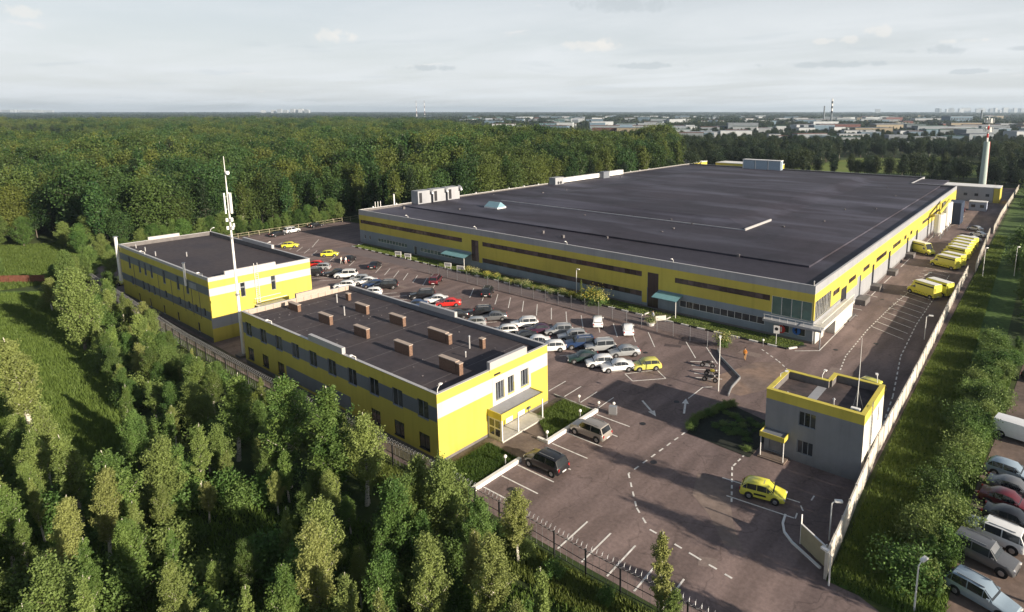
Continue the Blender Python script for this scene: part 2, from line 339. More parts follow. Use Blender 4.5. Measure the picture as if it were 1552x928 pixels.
# ------------------------------------------------------------------ builders
COL = SC.collection
def link(o, parent=None):
    COL.objects.link(o)
    if parent is not None: o.parent = parent
    return o
class MB:
    def __init__(s): s.v = []; s.f = []; s.m = []
    def face(s, pts, m=0):
        i = len(s.v); s.v += [tuple(p) for p in pts]; s.f.append(tuple(range(i, i + len(pts)))); s.m.append(m)
    def box(s, x0, x1, y0, y1, z0, z1, m=0):
        i = len(s.v)
        s.v += [(x, y, z) for x in (x0, x1) for y in (y0, y1) for z in (z0, z1)]
        for f in ((0, 1, 3, 2), (4, 6, 7, 5), (0, 4, 5, 1), (2, 3, 7, 6), (0, 2, 6, 4), (1, 5, 7, 3)):
            s.f.append(tuple(i + k for k in f)); s.m.append(m)
        return s
    def obox(s, cx, cy, L, Wd, z0, z1, ang, m=0):
        c, sn = math.cos(ang), math.sin(ang); i = len(s.v)
        for a in (-L / 2, L / 2):
            for b in (-Wd / 2, Wd / 2):
                for z in (z0, z1): s.v.append((cx + a * c - b * sn, cy + a * sn + b * c, z))
        for f in ((0, 1, 3, 2), (4, 6, 7, 5), (0, 4, 5, 1), (2, 3, 7, 6), (0, 2, 6, 4), (1, 5, 7, 3)):
            s.f.append(tuple(i + k for k in f)); s.m.append(m)
        return s
    def tube(s, p, q, r0, r1=None, n=8, m=0, cap=True):
        r1 = r0 if r1 is None else r1
        p, q = Vector(p), Vector(q); d = (q - p)
        if d.length < 1e-6: return s
        d.normalize(); a = d.orthogonal().normalized(); b = d.cross(a); i = len(s.v)
        for c, r in ((p, r0), (q, r1)):
            for k in range(n):
                t = 2 * math.pi * k / n; s.v.append(tuple(c + a * (r * math.cos(t)) + b * (r * math.sin(t))))
        for k in range(n):
            s.f.append((i + k, i + (k + 1) % n, i + n + (k + 1) % n, i + n + k)); s.m.append(m)
        if cap:
            s.f.append(tuple(i + k for k in reversed(range(n)))); s.m.append(m)
            s.f.append(tuple(i + n + k for k in range(n))); s.m.append(m)
        return s
    def ball(s, c, r, m=0, nu=8, nv=6):
        i = len(s.v)
        for a in range(nv + 1):
            t = math.pi * a / nv
            for k in range(nu):
                u = 2 * math.pi * k / nu
                s.v.append((c[0] + r * math.sin(t) * math.cos(u), c[1] + r * math.sin(t) * math.sin(u), c[2] + r * math.cos(t)))
        for a in range(nv):
            for k in range(nu):
                s.f.append((i + a * nu + k, i + (a + 1) * nu + k, i + (a + 1) * nu + (k + 1) % nu, i + a * nu + (k + 1) % nu)); s.m.append(m)
        return s
    def mesh(s, name, mats):
        me = bpy.data.meshes.new(name); me.from_pydata(s.v, [], s.f)
        for m in (mats if isinstance(mats, (list, tuple)) else [mats]): me.materials.append(m)
        me.polygons.foreach_set('material_index', s.m); me.update(); return me
    def build(s, name, mats, parent=None):
        return link(bpy.data.objects.new(name, s.mesh(name, mats)), parent)
def tag(o, label=None, cat=None, group=None, kind=None):
    if label: o['label'] = label
    if cat: o['category'] = cat
    if group: o['group'] = group
    if kind: o['kind'] = kind
    return o
def thing(name, label, cat, loc=(0, 0, 0), rz=0, group=None):
    o = bpy.data.objects.new(name, None); o.empty_display_size = 0.5; link(o)
    o.location = loc; o.rotation_euler = (0, 0, rz); return tag(o, label, cat, group)
CHILDREN = {}
def copy_tree(o, parent=None):
    c = o.copy(); COL.objects.link(c)
    if parent is not None: c.parent = parent
    for ch in list(o.children): copy_tree(ch, c)
    return c
def inst(name, me, parent, loc=(0, 0, 0), rz=0, scale=None):
    o = bpy.data.objects.new(name, me); link(o, parent); o.location = loc; o.rotation_euler = (0, 0, rz)
    if scale: o.scale = scale
    return o
def sheet(name, poly, z, m, parent=None, kind=None, label=None):
    b = MB(); b.face([(x, y, z) for x, y in poly]); o = b.build(name, m, parent)
    if kind: o['kind'] = kind
    if label: o['label'] = label
    return o
def np_mesh(name, V, F, mats, smooth=False):
    """V (n,3), F (m,k) arrays"""
    me = bpy.data.meshes.new(name); V = np.asarray(V, np.float32); F = np.asarray(F, np.int32); k = F.shape[1]
    me.vertices.add(len(V)); me.vertices.foreach_set('co', V.ravel())
    me.loops.add(F.size); me.loops.foreach_set('vertex_index', F.ravel())
    me.polygons.add(len(F)); me.polygons.foreach_set('loop_start', np.arange(0, F.size, k, dtype=np.int32))
    try: me.polygons.foreach_set('loop_total', np.full(len(F), k, np.int32))
    except Exception: pass
    for m in (mats if isinstance(mats, (list, tuple)) else [mats]): me.materials.append(m)
    me.update(calc_edges=True); return me
def in_poly(x, y, P):
    c = False; j = len(P) - 1
    for i in range(len(P)):
        if (P[i][1] > y) != (P[j][1] > y) and x < (P[j][0] - P[i][0]) * (y - P[i][1]) / (P[j][1] - P[i][1] + 1e-12) + P[i][0]: c = not c
        j = i
    return c
FW = (-0.6026, 0.798); RT = (0.798, 0.6026)
def in_view(x, y, m=0.0):
    d = x * FW[0] + y * FW[1]; s = x * RT[0] + y * RT[1]
    return d > -5 and -1.00 * d - 12 - m < s < 0.74 * d + 12 + m
# ------------------------------------------------------------------ ground and pavings
def ground():
    b = MB()
    S = 16000
    xs = [-S, -4000, -1500, -500, -200, 0, 200, 800, S]; 
    for i in range(len(xs) - 1):
        for j in range(len(xs) - 1):
            b.face([(xs[i], xs[j], 0), (xs[i + 1], xs[j], 0), (xs[i + 1], xs[j + 1], 0), (xs[i], xs[j + 1], 0)])
    o = b.build('ground', far_ground_mat()); tag(o, 'green grassy ground reaching to the horizon', kind='structure')
def far_ground_mat():
    m = mat('terrain', (0.030, 0.050, 0.014), 0.95, 0.35, 0.8, 0.5, 0, (0.055, 0.075, 0.018), 0.05)
    t = m.node_tree; b = t.nodes["Principled BSDF"]; src = b.inputs['Base Color'].links[0].from_socket
    g = t.nodes.new("ShaderNodeNewGeometry")
    ln = t.nodes.new("ShaderNodeVectorMath"); ln.operation = 'LENGTH'; t.links.new(g.outputs['Position'], ln.inputs[0])
    r = t.nodes.new("ShaderNodeMapRange"); r.inputs[1].default_value = 500; r.inputs[2].default_value = 900; t.links.new(ln.outputs['Value'], r.inputs[0])
    vo = t.nodes.new("ShaderNodeTexVoronoi"); vo.inputs['Scale'].default_value = 0.004; t.links.new(g.outputs['Position'], vo.inputs['Vector'])
    cr = t.nodes.new("ShaderNodeValToRGB"); e = cr.color_ramp; e.elements[0].color = (.018, .032, .016, 1); e.elements[1].color = (.035, .055, .022, 1); e.elements[1].position = .7
    e2 = e.elements.new(.9); e2.color = (.075, .095, .035, 1)
    s = t.nodes.new("ShaderNodeSeparateColor"); t.links.new(vo.outputs['Color'], s.inputs[0]); t.links.new(s.outputs[0], cr.inputs[0])
    mx = t.nodes.new("ShaderNodeMix"); mx.data_type = 'RGBA'; t.links.new(r.outputs[0], mx.inputs[0]); t.links.new(src, mx.inputs[6]); t.links.new(cr.outputs[0], mx.inputs[7])
    t.links.new(mx.outputs[2], b.inputs['Base Color']); return m
ground()
# asphalt yard: one polygon, the kerbed lawns lie on it
YARD = [(-172, 33), (-75, 32.6), (-18, 32.4), (6, 30.5), (6, 33.5), (-5.8, 41.0), (-8.0, 41.9), (-10.3, 41.95), (-10.9, 46), (-11.3, 120), (-12.2, 330), (-30, 330), (-40, 268), (-26, 240), (-26, 88), (-143, 88), (-143, 104), (-177, 104), (-177, 70)]
yard = sheet('car_park', YARD, 0.012, M_ASPH, kind='structure', label='purplish brown asphalt of the car park and service road')
sheet('gravel_strip', [(-136, 32.9), (-45.4, 32.9), (-45.4, 34.6), (-136, 34.6)], 0.022, M_GRAVEL, kind='structure', label='dark gravel strip between the fence and the long yellow walls')
sheet('path', [(-45.0, 40.2), (-39.3, 39.9), (-39.3, 44.2), (-45.0, 48.0)], 0.035, M_PATH, kind='structure', label='brown paved path from the office door to the car park')
for P in ([(-44.0, 33.2), (-39.4, 33.2), (-39.4, 39.9), (-44.0, 40.2)], [(-44.0, 47.4), (-39.4, 44.3), (-39.4, 52.2), (-44.0, 52.2)]):
    sheet('lawn', P, 0.05, M_LAWN, kind='structure')
bpy.data.objects['lawn']['label'] = 'rough grass lawn left of the office entrance path'
bpy.data.objects['lawn.001']['label'] = 'rough grass lawn right of the office entrance path'
sheet('wall_apron', [(-45.0, 33.2), (-44.0, 33.2), (-44.0, 52.4), (-45.0, 52.4)], 0.042, M_GRAVEL, kind='structure', label='narrow brown gravel apron along the short office wall')
verge = sheet('verge', [(-10.2, 42), (-3.2, 42), (-3.2, 330), (-11.5, 330)], 0.012, M_GRASSY, kind='structure', label='yellow green grass verge outside the concrete fence')
dirt_lot = sheet('dirt_lot', [(-3.0, 41), (60, 41), (60, 104), (-0.4, 104), (-1.6, 80), (-2.9, 60)], 0.02, M_DIRT, kind='structure', label='brown packed dirt car park outside the fence')
sheet('meadow', [(-165, 17), (-150, 29), (-120, 24), (-98, 21.5), (-77, 19), (-71, 15.5), (-78, 11.2), (-110, 12)], 0.012, M_GRASSY, kind='structure', label='sunlit grassy clearing winding through the young trees')
sheet('field', [(-215, 28), (-204, 41), (-172, 44), (-158, 30), (-160, 20), (-200, 18)], 0.012, M_GRASS, kind='structure', label='rough green field beside the rusty fence')
FARM = [(-128, 352), (-118, 480), (-80, 500), (-45, 470), (-15, 400), (-28, 375), (-76, 345)]
sheet('far_meadow', FARM, 0.03, mat('bright_meadow', (0.10, 0.15, 0.025), 0.95, 0.15, 0.1, 0, 0, (0.13, 0.16, 0.03), 0.02), kind='structure', label='bright green meadow beyond the warehouse')
# lawn strip in front of the warehouse with black and white kerb stones
strip = sheet('lawn_strip', [(-141, 84.5), (-53, 84.0), (-53, 87.9), (-141, 87.9)], 0.11, M_LAWN, kind='structure', label='long lawn strip under the shaded warehouse wall')
strip2 = sheet('lawn_strip', [(-48.6, 84.0), (-28.4, 84.0), (-26.6, 86.6), (-27.3, 87.9), (-48.6, 87.9)], 0.11, M_LAWN, kind='structure', label='short lawn strip at the warehouse corner')
kb = MB().box(-0.70, 0.70, -0.12, 0.12, 0, 0.2)
kw, kk = kb.mesh('kerb_stone', M_LINE), kb.mesh('kerb_stone_black', M_BLACKP)
def kerb_run(par, p, q, st=1.45):
    p, q = Vector(p), Vector(q); n = max(1, round((q - p).length / st)); a = math.atan2(q.y - p.y, q.x - p.x)
    for i in range(n):
        c = p + (q - p) * ((i + .5) / n); inst('kerb_stone', kw if i % 2 == 0 else kk, par, (c.x, c.y, 0.01), a)
kerb_run(strip, (-141, 84.4), (-53, 83.9)); kerb_run(strip, (-141.1, 87.6), (-141.1, 84.5)); kerb_run(strip, (-52.9, 84.1), (-52.9, 87.5))
kerb_run(strip2, (-48.6, 83.9), (-28.3, 83.9)); kerb_run(strip2, (-28.2, 84.1), (-26.4, 86.8)); kerb_run(strip2, (-48.7, 84.2), (-48.7, 87.5))
# walkway between strip and fence
walk = sheet('walkway', [(-142, 79.9), (-36, 79.9), (-36, 83.7), (-142, 83.7)], 0.018, mat('walkway_asphalt', (0.165, 0.135, 0.135), 0.85, 0.14, 2.5, 0.2, 0, (0.135, 0.112, 0.118), .2), kind='structure', label='greyer asphalt walkway along the lawn strip')
# dark overgrown bed left of the gatehouse
bed = sheet('planting_bed', [(-28.6, 54.4), (-21.3, 53.9), (-21.3, 61.6), (-28.2, 63.4), (-29.0, 58.5)], 0.06, mat('dark_soil', (0.022, 0.026, 0.02), 0.95, .4, 2, .5), kind='structure', label='dark overgrown bed left of the gatehouse')
M_SLAB = mat('island_paving', (0.225, 0.175, 0.150), .9, .2, 1.5, .2, 0, (.18, .14, .125), .3)
def kerbed(poly, z, m, label):
    b = MB(); n = len(poly); b.face([(x, y, z) for x, y in poly], 0)
    for i in range(n):
        (x0, y0), (x1, y1) = poly[i], poly[(i + 1) % n]
        b.face([(x0, y0, 0), (x1, y1, 0), (x1, y1, z), (x0, y0, z)], 1)
    o = b.build('paved_island', [m, M_CREAM]); tag(o, label, kind='structure'); return o
sheet('paved_island', [(-24.2, 48.4), (-20.9, 48.9), (-19.7, 46.0), (-18.3, 43.6), (-16.4, 41.2), (-17.9, 40.9), (-20.6, 43.6), (-23.0, 45.2)], .018, M_SLAB, kind='structure', label='pale beige paved strip left of the yellow taxi')
sheet('worn_patch', [(-33.5, 66.5), (-27.6, 66.0), (-24.2, 72.5), (-27.0, 79.0), (-30.0, 77.0)], 0.016, mat('worn_asphalt', (0.24, 0.17, 0.135), .9, .25, 1.2, .3, 0, (.17, .13, .115), .25), kind='structure', label='lighter brown worn patch of asphalt by the bollards')

# ------------------------------------------------------------------ painted markings (children of the car park)
def line(p, q, w=0.13, name='parking_line', z=0.024):
    p, q = Vector(p), Vector(q); c = (p + q) / 2; d = q - p
    o = MB().obox(0, 0, d.length, w, -0.003, 0.003, 0).build(name, M_LINE, yard); o.location = (c.x, c.y, z); o.rotation_euler = (0, 0, math.atan2(d.y, d.x)); return o
def dashes(pts, on=0.75, off=0.75, w=.16):
    pts = [Vector(p) for p in pts]
    seg = [(pts[i], pts[i + 1]) for i in range(len(pts) - 1)]; tot = 0; 
    for a, b in seg:
        L = (b - a).length; d = (b - a) / L; s = 0.0
        while s < L - .2:
            line(a + d * s, a + d * min(L, s + on), w, 'dash_line', 0.025); s += on + off
for k in range(21):                       # herringbone row below the walkway
    x = -88.0 + 3.33 * k
    if k in (13, ): continue
    if x < -38: line((x, 77.7), (x + 4.0, 73.1))
for k in range(7): x = -117.4 + 3.2 * k - 0; line((x, 77.0), (x + 3.8, 73.0))
for x in (-134.6, -126.7): line((x, 76.2), (x + 3.2, 72.9))
for k in range(4): line((-154.2 + 3.5 * k, 76.6), (-150.4 + 3.5 * k, 73.1))
line((-156.3, 84.0), (-148.3, 77.8)); line((-160, 76), (-157, 73))
for k in range(24):                       # bays under the row of cars beside the offices
    x = -101 + 3.0 * k
    if x < -42: line((x, 62.2), (x + 3.6, 66.9))
for k in range(6): x = -132 + 3.0 * k; line((x, 62.4), (x + 3.6, 66.9))
for k in range(4): line((-47.1 + 2.5 * k, 56.4), (-47.0 + 2.5 * k, 53.0))
for y, x0, x1 in ((51.8, -38.7, -34.2), (49.3, -38.8, -34.1), (46.7, -38.9, -34.2), (44.1, -38.7, -34.1), (41.6, -38.8, -34.2), (39.1, -38.8, -34.2), (36.9, -38.8, -34.2), (34.65, -38.8, -34.2)): line((x0, y), (x1, y), .14)
for x in (-31.0, -28.3, -25.9, -23.5, -21.1, -18.7): 
    if x > -29: line((x, 36.6 if x < -20 else 35.8), (x + .1, 32.6), .15)
for p, q in (((-42.3, 62.8), (-39.6, 66.4)), ((-39.6, 66.4), (-37.3, 64.8)), ((-37.3, 64.8), (-40.3, 61.6)), ((-40.3, 61.6), (-42.3, 62.8))): line(p, q)
for k in range(12): y = 101.5 + 3.07 * k; line((-20.8, y), (-15.6, y - 3.1), .13)
for k in range(12): y = 140 + 3.0 * k; line((-20.6, y), (-15.8, y - 2.6), .11)
for p, q in (((-27.2, 84.0), (-24.4, 86.2)), ((-24.4, 86.2), (-24.5, 99.3)), ((-24.5, 99.3), (-26.0, 99.5)), ((-25.0, 99.8), (-25.2, 105.9)), ((-26.0, 106.0), (-23.9, 105.5)), ((-26, 109.4), (-24.2, 109.2)),
             ((-25.0, 111.6), (-25.1, 116.0)), ((-25.0, 119.4), (-25.0, 125.5)), ((-25.0, 130.0), (-25.0, 141.0)), ((-26, 126.0), (-24.0, 126.0)), ((-26, 119.6), (-23.8, 118.9)), ((-25, 146), (-25, 190)), ((-25.2, 200), (-22.2, 214)), ((-22.2, 214), (-22.2, 232))): line(p, q, .14)
dashes([(-12.2, 69), (-12.8, 77), (-14.6, 91), (-15.3, 107), (-15.4, 145)], 1.0, .8, .16)
dashes([(-19.8, 127), (-20.6, 113), (-21.0, 99.6), (-20.8, 86.5), (-20.0, 80.6)], .6, .6)
dashes([(-31.2, 81.7), (-27.7, 79.0), (-25.5, 76.8)], .6, .6)
dashes([(-28.7, 55.8), (-29.4, 44.4), (-26.0, 40.6), (-23.6, 38.9), (-22.5, 38.8), (-19.3, 38.4), (-15.9, 38.0)], .7, .7)
line((-21.7, 58.6), (-21.9, 54.5), .14); dashes([(-21.9, 54.2), (-22.0, 51.4), (-19.6, 46.0)], .55, .45)
line((-22.0, 49.2), (-14.9, 49.9)); line((-20.5, 46.9), (-14.6, 47.5)); line((-14.7, 49.5), (-14.3, 48.9)); line((-14.6, 48.3), (-14.5, 47.5)); line((-14.2, 51.6), (-14.2, 50.8))
line((-32.3, 65.4), (-32.3, 61.6)); line((-32.3, 65.4), (-31.4, 66.2))
for k in range(5): line((-37.4 + .75 * k, 71.6 - 1.05 * k), (-34.6 + .8 * k, 73.4 - 1.1 * k), .14)
def arrow(p, q):
    p, q = Vector(p), Vector(q); d = (q - p); L = d.length
    b = MB(); b.face([(0, -.12, 0), (L - 1.2, -.12, 0), (L - 1.2, .12, 0), (0, .12, 0)]); b.face([(L - 1.3, -.42, 0), (L, 0, 0), (L - 1.3, .42, 0)])
    o = b.build('painted_arrow', M_LINE, yard); o.location = (p.x, p.y, .026); o.rotation_euler = (0, 0, math.atan2(d.y, d.x))
arrow((-36.4, 57.8), (-33.1, 55.5)); arrow((-30.9, 58.0), (-32.5, 61.4))
arrow((-19.5, 141), (-18.8, 145.5))
# kerb by the gate, curved
def kerb_curve(name, pts, w, h, m, label, cat):
    b = MB()
    for i in range(len(pts) - 1):
        (x0, y0), (x1, y1) = pts[i], pts[i + 1]; b.obox((x0 + x1) / 2, (y0 + y1) / 2, math.hypot(x1 - x0, y1 - y0) + .02 * (i % 2), w, 0, h, math.atan2(y1 - y0, x1 - x0))
    return tag(b.build(name, m), label, cat)
kerb_curve('kerb', [(-15.3, 47.4), (-15.1, 46.2), (-14.6, 45.2), (-13.7, 44.4), (-12.6, 43.8), (-11.0, 42.9)], .18, .16, M_WHITE, 'curved white kerb leading to the beige gate panel', 'kerb')
kerb_curve('kerb', [(-28.7, 65.0), (-29.3, 67.2), (-29.6, 70.5), (-31.4, 72.2), (-34.6, 75.2), (-36.2, 77.6)], .12, .35, M_GALV, 'bent grey barrier rail behind the motorcycles', 'barrier')

M_PATCH = [mat('asphalt_patch_dark', (.085, .066, .066), .85, .2, 3, .3), mat('asphalt_patch_pale', (.21, .165, .15), .9, .2, 3, .3)]
rp = random.Random(31)
for k in range(34):
    x, y = rp.uniform(-130, -16), rp.uniform(37, 80)
    if (-137 < x < -38.5 and y < 53) or (-29.5 < x < -11 and 52 < y < 66): continue
    o = MB().obox(0, 0, rp.uniform(1.2, 5.0), rp.uniform(.7, 2.0), -.002, .002, 0).build('asphalt_patch', M_PATCH[k % 2], yard); o.location = (x, y, .0155); o.rotation_euler = (0, 0, rp.choice([0, 0, 1.57, .4]))
mh = MB().tube((0, 0, 0), (0, 0, .012), .34, n=14).mesh('manhole_cover', M_DARKM)
for x, y in ((-33.4, 53.2), (-36.6, 35.9), (-28.5, 47.5), (-24.6, 69.4), (-22.6, 88), (-18.5, 94), (-60, 71), (-78, 70.6), (-104, 71), (-44, 70.5), (-22.8, 118), (-33, 60)): inst('manhole_cover', mh, yard, (x, y, .02))
# ------------------------------------------------------------------ walls with openings
def wall(name, parent, origin, ax, length, bands, mats, holes, depth=.18, inward=None):
    """vertical wall from origin along ax ('x' or 'y'); bands [(z_top, mat index)], holes [(s0,s1,z0,z1)]; reveals go inward"""
    ss = sorted(set([0, length] + [h[0] for h in holes] + [h[1] for h in holes]))
    zs = sorted(set([origin[2]] + [z for z, _ in bands] + [h[2] for h in holes] + [h[3] for h in holes]))
    b = MB()
    def P(s, z, d=0):
        return (origin[0] + s, origin[1] + d * inward, z) if ax == 'x' else (origin[0] + d * inward, origin[1] + s, z)
    def band(z):
        for zt, mi in bands:
            if z < zt: return mi
        return bands[-1][1]
    for i in range(len(ss) - 1):
        for j in range(len(zs) - 1):
            sm, zm = (ss[i] + ss[i + 1]) / 2, (zs[j] + zs[j + 1]) / 2
            if any(h[0] < sm < h[1] and h[2] < zm < h[3] for h in holes): continue
            b.face([P(ss[i], zs[j]), P(ss[i + 1], zs[j]), P(ss[i + 1], zs[j + 1]), P(ss[i], zs[j + 1])], band(zm))
    for s0, s1, z0, z1 in holes:
        mi = band((z0 + z1) / 2)
        for a, c in (((s0, z0), (s1, z0)), ((s1, z0), (s1, z1)), ((s1, z1), (s0, z1)), ((s0, z1), (s0, z0))):
            b.face([P(*a), P(*c), P(*c, depth), P(*a, depth)], mi)
    return b.build(name, mats, parent)
WIN = {}
def window(parent, ax, org, s0, s1, z0, z1, inward, n=2, glass=None, frame=None, depth=.13, name='window', vertical_split=False):
    """a window frame with its panes as sub-parts; built at the wall plane, recessed"""
    glass = glass or M_GLASS; frame = frame or M_FRAME
    w, h = s1 - s0, z1 - z0; key = (round(w, 2), round(h, 2), n, frame.name, ax, inward)
    if key not in WIN:
        b = MB(); t = .06
        b.box(-w / 2, w / 2, -.03, .03, 0, t); b.box(-w / 2, w / 2, -.03, .03, h - t, h)
        b.box(-w / 2, -w / 2 + t, -.03, .03, t, h - t); b.box(w / 2 - t, w / 2, -.03, .03, t, h - t)
        for k in range(1, n): x = -w / 2 + w * k / n; b.box(x - .03, x + .03, -.032, .028, t, h - t)
        b.box(-w / 2, w / 2, -.17, -.03, .0, .045)
        pw = w / n; g = MB().box(-pw / 2, pw / 2, -.01, .01, 0, h)
        WIN[key] = (b.mesh('window', frame), g.mesh('pane', M_GLASS))
    fm, gm = WIN[key]
    c = (s0 + s1) / 2
    loc = (org[0] + c, org[1] + inward * depth, z0) if ax == 'x' else (org[0] + inward * depth, org[1] + c, z0)
    rz = 0 if ax == 'x' else R(90)
    o = inst(name, fm, parent, loc, rz)
    for k in range(n):
        p = inst('pane', gm, o, (-w / 2 + w * (k + .5) / n, 0, 0))
        p.material_slots[0].link = 'OBJECT'; p.material_slots[0].material = glass
    return o
def flat_roof(parent, x0, x1, y0, y1, zr, zp, cop=.27, roofm=None, copm=None, innerm=None):
    MB().box(x0 + .25, x1 - .25, y0 + .25, y1 - .25, zr - .2, zr).build('roof_deck', roofm or M_ROOF, parent)
    t = .25
    for (a, b_, c, d_) in ((x0, x1, y0, y0 + t), (x0, x1, y1 - t, y1), (x0, x0 + t, y0 + t, y1 - t), (x1 - t, x1, y0 + t, y1 - t)):
        MB().box(a + .01, b_ - .01, c + .01, d_ - .01, zr - .3, zp - .06).build('parapet', innerm or M_BLUEG, parent)
    e = .06
    cm = copm or M_COPING
    MB().box(x0 - e, x1 + e, y0 - e, y0 + cop, zp - .06, zp).build('coping', cm, parent)
    MB().box(x0 - e, x1 + e, y1 - cop, y1 + e, zp - .06, zp).build('coping', cm, parent)
    MB().box(x0 - e, x0 + cop, y0 + cop, y1 - cop, zp - .06, zp).build('coping', cm, parent)
    MB().box(x1 - cop, x1 + e, y0 + cop, y1 - cop, zp - .06, zp).build('coping', cm, parent)

def floodlight(loc, rz, label):
    t = thing('floodlight', label, 'floodlight', loc, rz, 'floodlights on the roof edges')
    b = MB(); b.tube((0, 0, 0), (0, 0, .35), .035, n=6); b.tube((0, 0, .35), (0, -.5, .7), .035, n=6); b.build('bracket', M_WHITE, t)
    MB().box(-.13, .13, -.75, -.42, .62, .74).build('lamp_head', M_WHITE, t); return t

# ------------------------------------------------------------------ near office building
OFF = thing('office_building', 'nearer two storey yellow office with brick vents on its flat roof', 'building', (-65.5, 42.5, 0))
OFF.location = (0, 0, 0)
X0, X1, Y0, Y1, HO = -86.0, -45.0, 34.6, 50.6, 7.35
up = [(-84.3 + 4.12 * k) for k in range(10)]
holes, lo = [], []
for c in up: holes.append((c - .85 - X0, c + .85 - X0, 4.15, 6.05))
for k, c in enumerate(up):
    if k in (4, 6): continue
    holes.append((c - .85 - X0, c + .85 - X0, 0.8, 2.5))
wall('wall', OFF, (X0, Y0, 0), 'x', X1 - X0, [(.45, 2), (4.35, 0), (5.85, 1), (HO - .06, 0)], [M_YEL, M_BLUEG, M_PLINTH], holes, inward=1)
MB().box(-74.6, -60.2, Y0 - .03, Y0 + .0, .78, 2.52).build('grey_panel', M_BLUEG, OFF)
for i, h in enumerate(holes): window(OFF, 'x', (X0, Y0), h[0], h[1], h[2], h[3], 1, 2, frame=M_DARKM if i >= 10 else M_FRAME, depth=.10)
hs = [(7.7, 8.9, 3.6, 5.6), (9.5, 10.4, 3.7, 5.6), (11.5, 12.7, 3.7, 5.6), (7.4, 8.5, .45, 2.25), (9.1, 10.2, .3, 2.3), (11.0, 12.1, .3, 2.3), (12.3, 13.0, .6, 2.3)]
w2 = wall('wall', OFF, (X1, Y0, 0), 'y', Y1 - Y0, [(.35, 2), (4.75, 0), (6.3, 1), (HO - .06, 0)], [M_YEL, M_WHITEC, M_PLINTH], hs, inward=-1)
MB().box(X1 + .004, X1 + .03, Y0 + 7.2, Y0 + 7.65, 3.55, 5.65).box(X1 + .004, X1 + .03, Y0 + 8.95, Y0 + 9.45, 3.55, 5.65).box(X1 + .004, X1 + .03, Y0 + 10.45, Y0 + 11.45, 3.55, 5.65).box(X1 + .004, X1 + .03, Y0 + 12.75, Y0 + 13.1, 3.55, 5.65) \
    .box(X1 + .004, X1 + .03, Y0 + 7.2, Y0 + 13.1, 3.12, 3.548).box(X1 + .004, X1 + .03, Y0 + 7.2, Y0 + 13.1, 5.652, 6.2).build('white_panel', M_WHITEC, OFF)
for i, h in enumerate(hs[:3]): window(OFF, 'y', (X1, Y0), *h, -1, (3, 2, 3)[i])
window(OFF, 'y', (X1, Y0), *hs[3], -1, 2); window(OFF, 'y', (X1, Y0), *hs[6], -1, 1)
for h in hs[4:6]:
    d = MB().box(X1 - .12, X1 - .06, Y0 + h[0], Y0 + h[1], .3, 2.3).build('door', M_DOORW, OFF)
    MB().box(X1 - .06, X1 - .03, Y0 + h[1] - .2, Y0 + h[1] - .14, 1.2, 1.4).build('handle', M_DARKM, d)
wall('wall', OFF, (X0, Y1, 0), 'x', X1 - X0, [(.45, 2), (4.35, 0), (5.85, 1), (HO - .06, 0)], [M_YEL, M_BLUEG, M_PLINTH], [], inward=-1)
wall('wall', OFF, (X0, Y0, 0), 'y', Y1 - Y0, [(.45, 2), (HO - .06, 0)], [M_YEL, M_BLUEG, M_PLINTH], [], inward=1)
flat_roof(OFF, X0, X1, Y0, Y1, 6.65, HO)
MB().box(X1 - .4, X1 + .07, 41.5, 47.1, HO + .003, 8.15).build('raised_parapet', [M_COPING], OFF)
MB().box(X1 + .005, X1 + .075, 41.49, 47.11, 7.0, 7.3).build('raised_parapet', [M_YEL], OFF)
MB().box(-68.4, -61.2, Y0 - .07, Y0 + .35, HO + .003, 8.05).build('raised_parapet', M_COPING, OFF)
MB().box(-68.2, -60.8, Y1 - .35, Y1 + .07, HO + .003, 8.05).build('raised_parapet', M_COPING, OFF)
MB().box(X0 - .07, X0 + .35, 42.0, 47.2, HO + .003, 8.0).build('raised_parapet', M_BCAP, OFF)
rib = MB().box(.262, .34, 0, .12, 6.66, HO - .07).mesh('parapet_rib', M_BCAP)
for k in range(14): inst('parapet_rib', rib, OFF, (X0, Y0 + .8 + k * 1.1, 0))
MB().box(X0 + .256, X0 + .262, Y0 + .3, Y1 - .3, 6.66, HO - .07).build('parapet_lining', M_BCAP, OFF)
for x in (-83.5, -79.4, -74.2, -69.2, -64.2, -59.2, -54.0, -48.8): 
    o = MB().box(x - .035, x + .035, Y0 + .4, Y1 - .4, 6.651, 6.656).build('roof_seam', M_SEAM, OFF)
b = MB()
rr = random.Random(4)
for i in range(60): x, y = rr.uniform(X0 + 1, X1 - 1), rr.uniform(Y0 + 1, Y1 - 1); b.box(x, x + rr.uniform(.08, .22), y, y + rr.uniform(.08, .2), 6.652, 6.662 + rr.uniform(0, .05))
o = b.build('roof_debris', M_SEAM, OFF); o['kind'] = 'stuff'
def brick_vent(x0, x1, y, h, label, end=None):
    t = thing('vent_stack', label, 'roof vent', (0, 0, 0), 0, 'brick vent stacks on the near office roof')
    t.location = ((x0 + x1) / 2, y, 6.65); w = (x1 - x0) / 2
    MB().box(-w, w, -.22, .22, 0, h).build('brick_shaft', M_BRICK, t)
    MB().box(-w - .06, w + .06, -.28, .28, h, h + .09).build('cap', M_BCAP, t)
    if end:
        MB().box(w + .12, w + .62, -.25, .25, 0, h * .93).build('brick_shaft', M_BRICK, t); MB().box(w + .08, w + .66, -.29, .29, h * .93, h * .93 + .09).build('cap', M_BCAP, t)
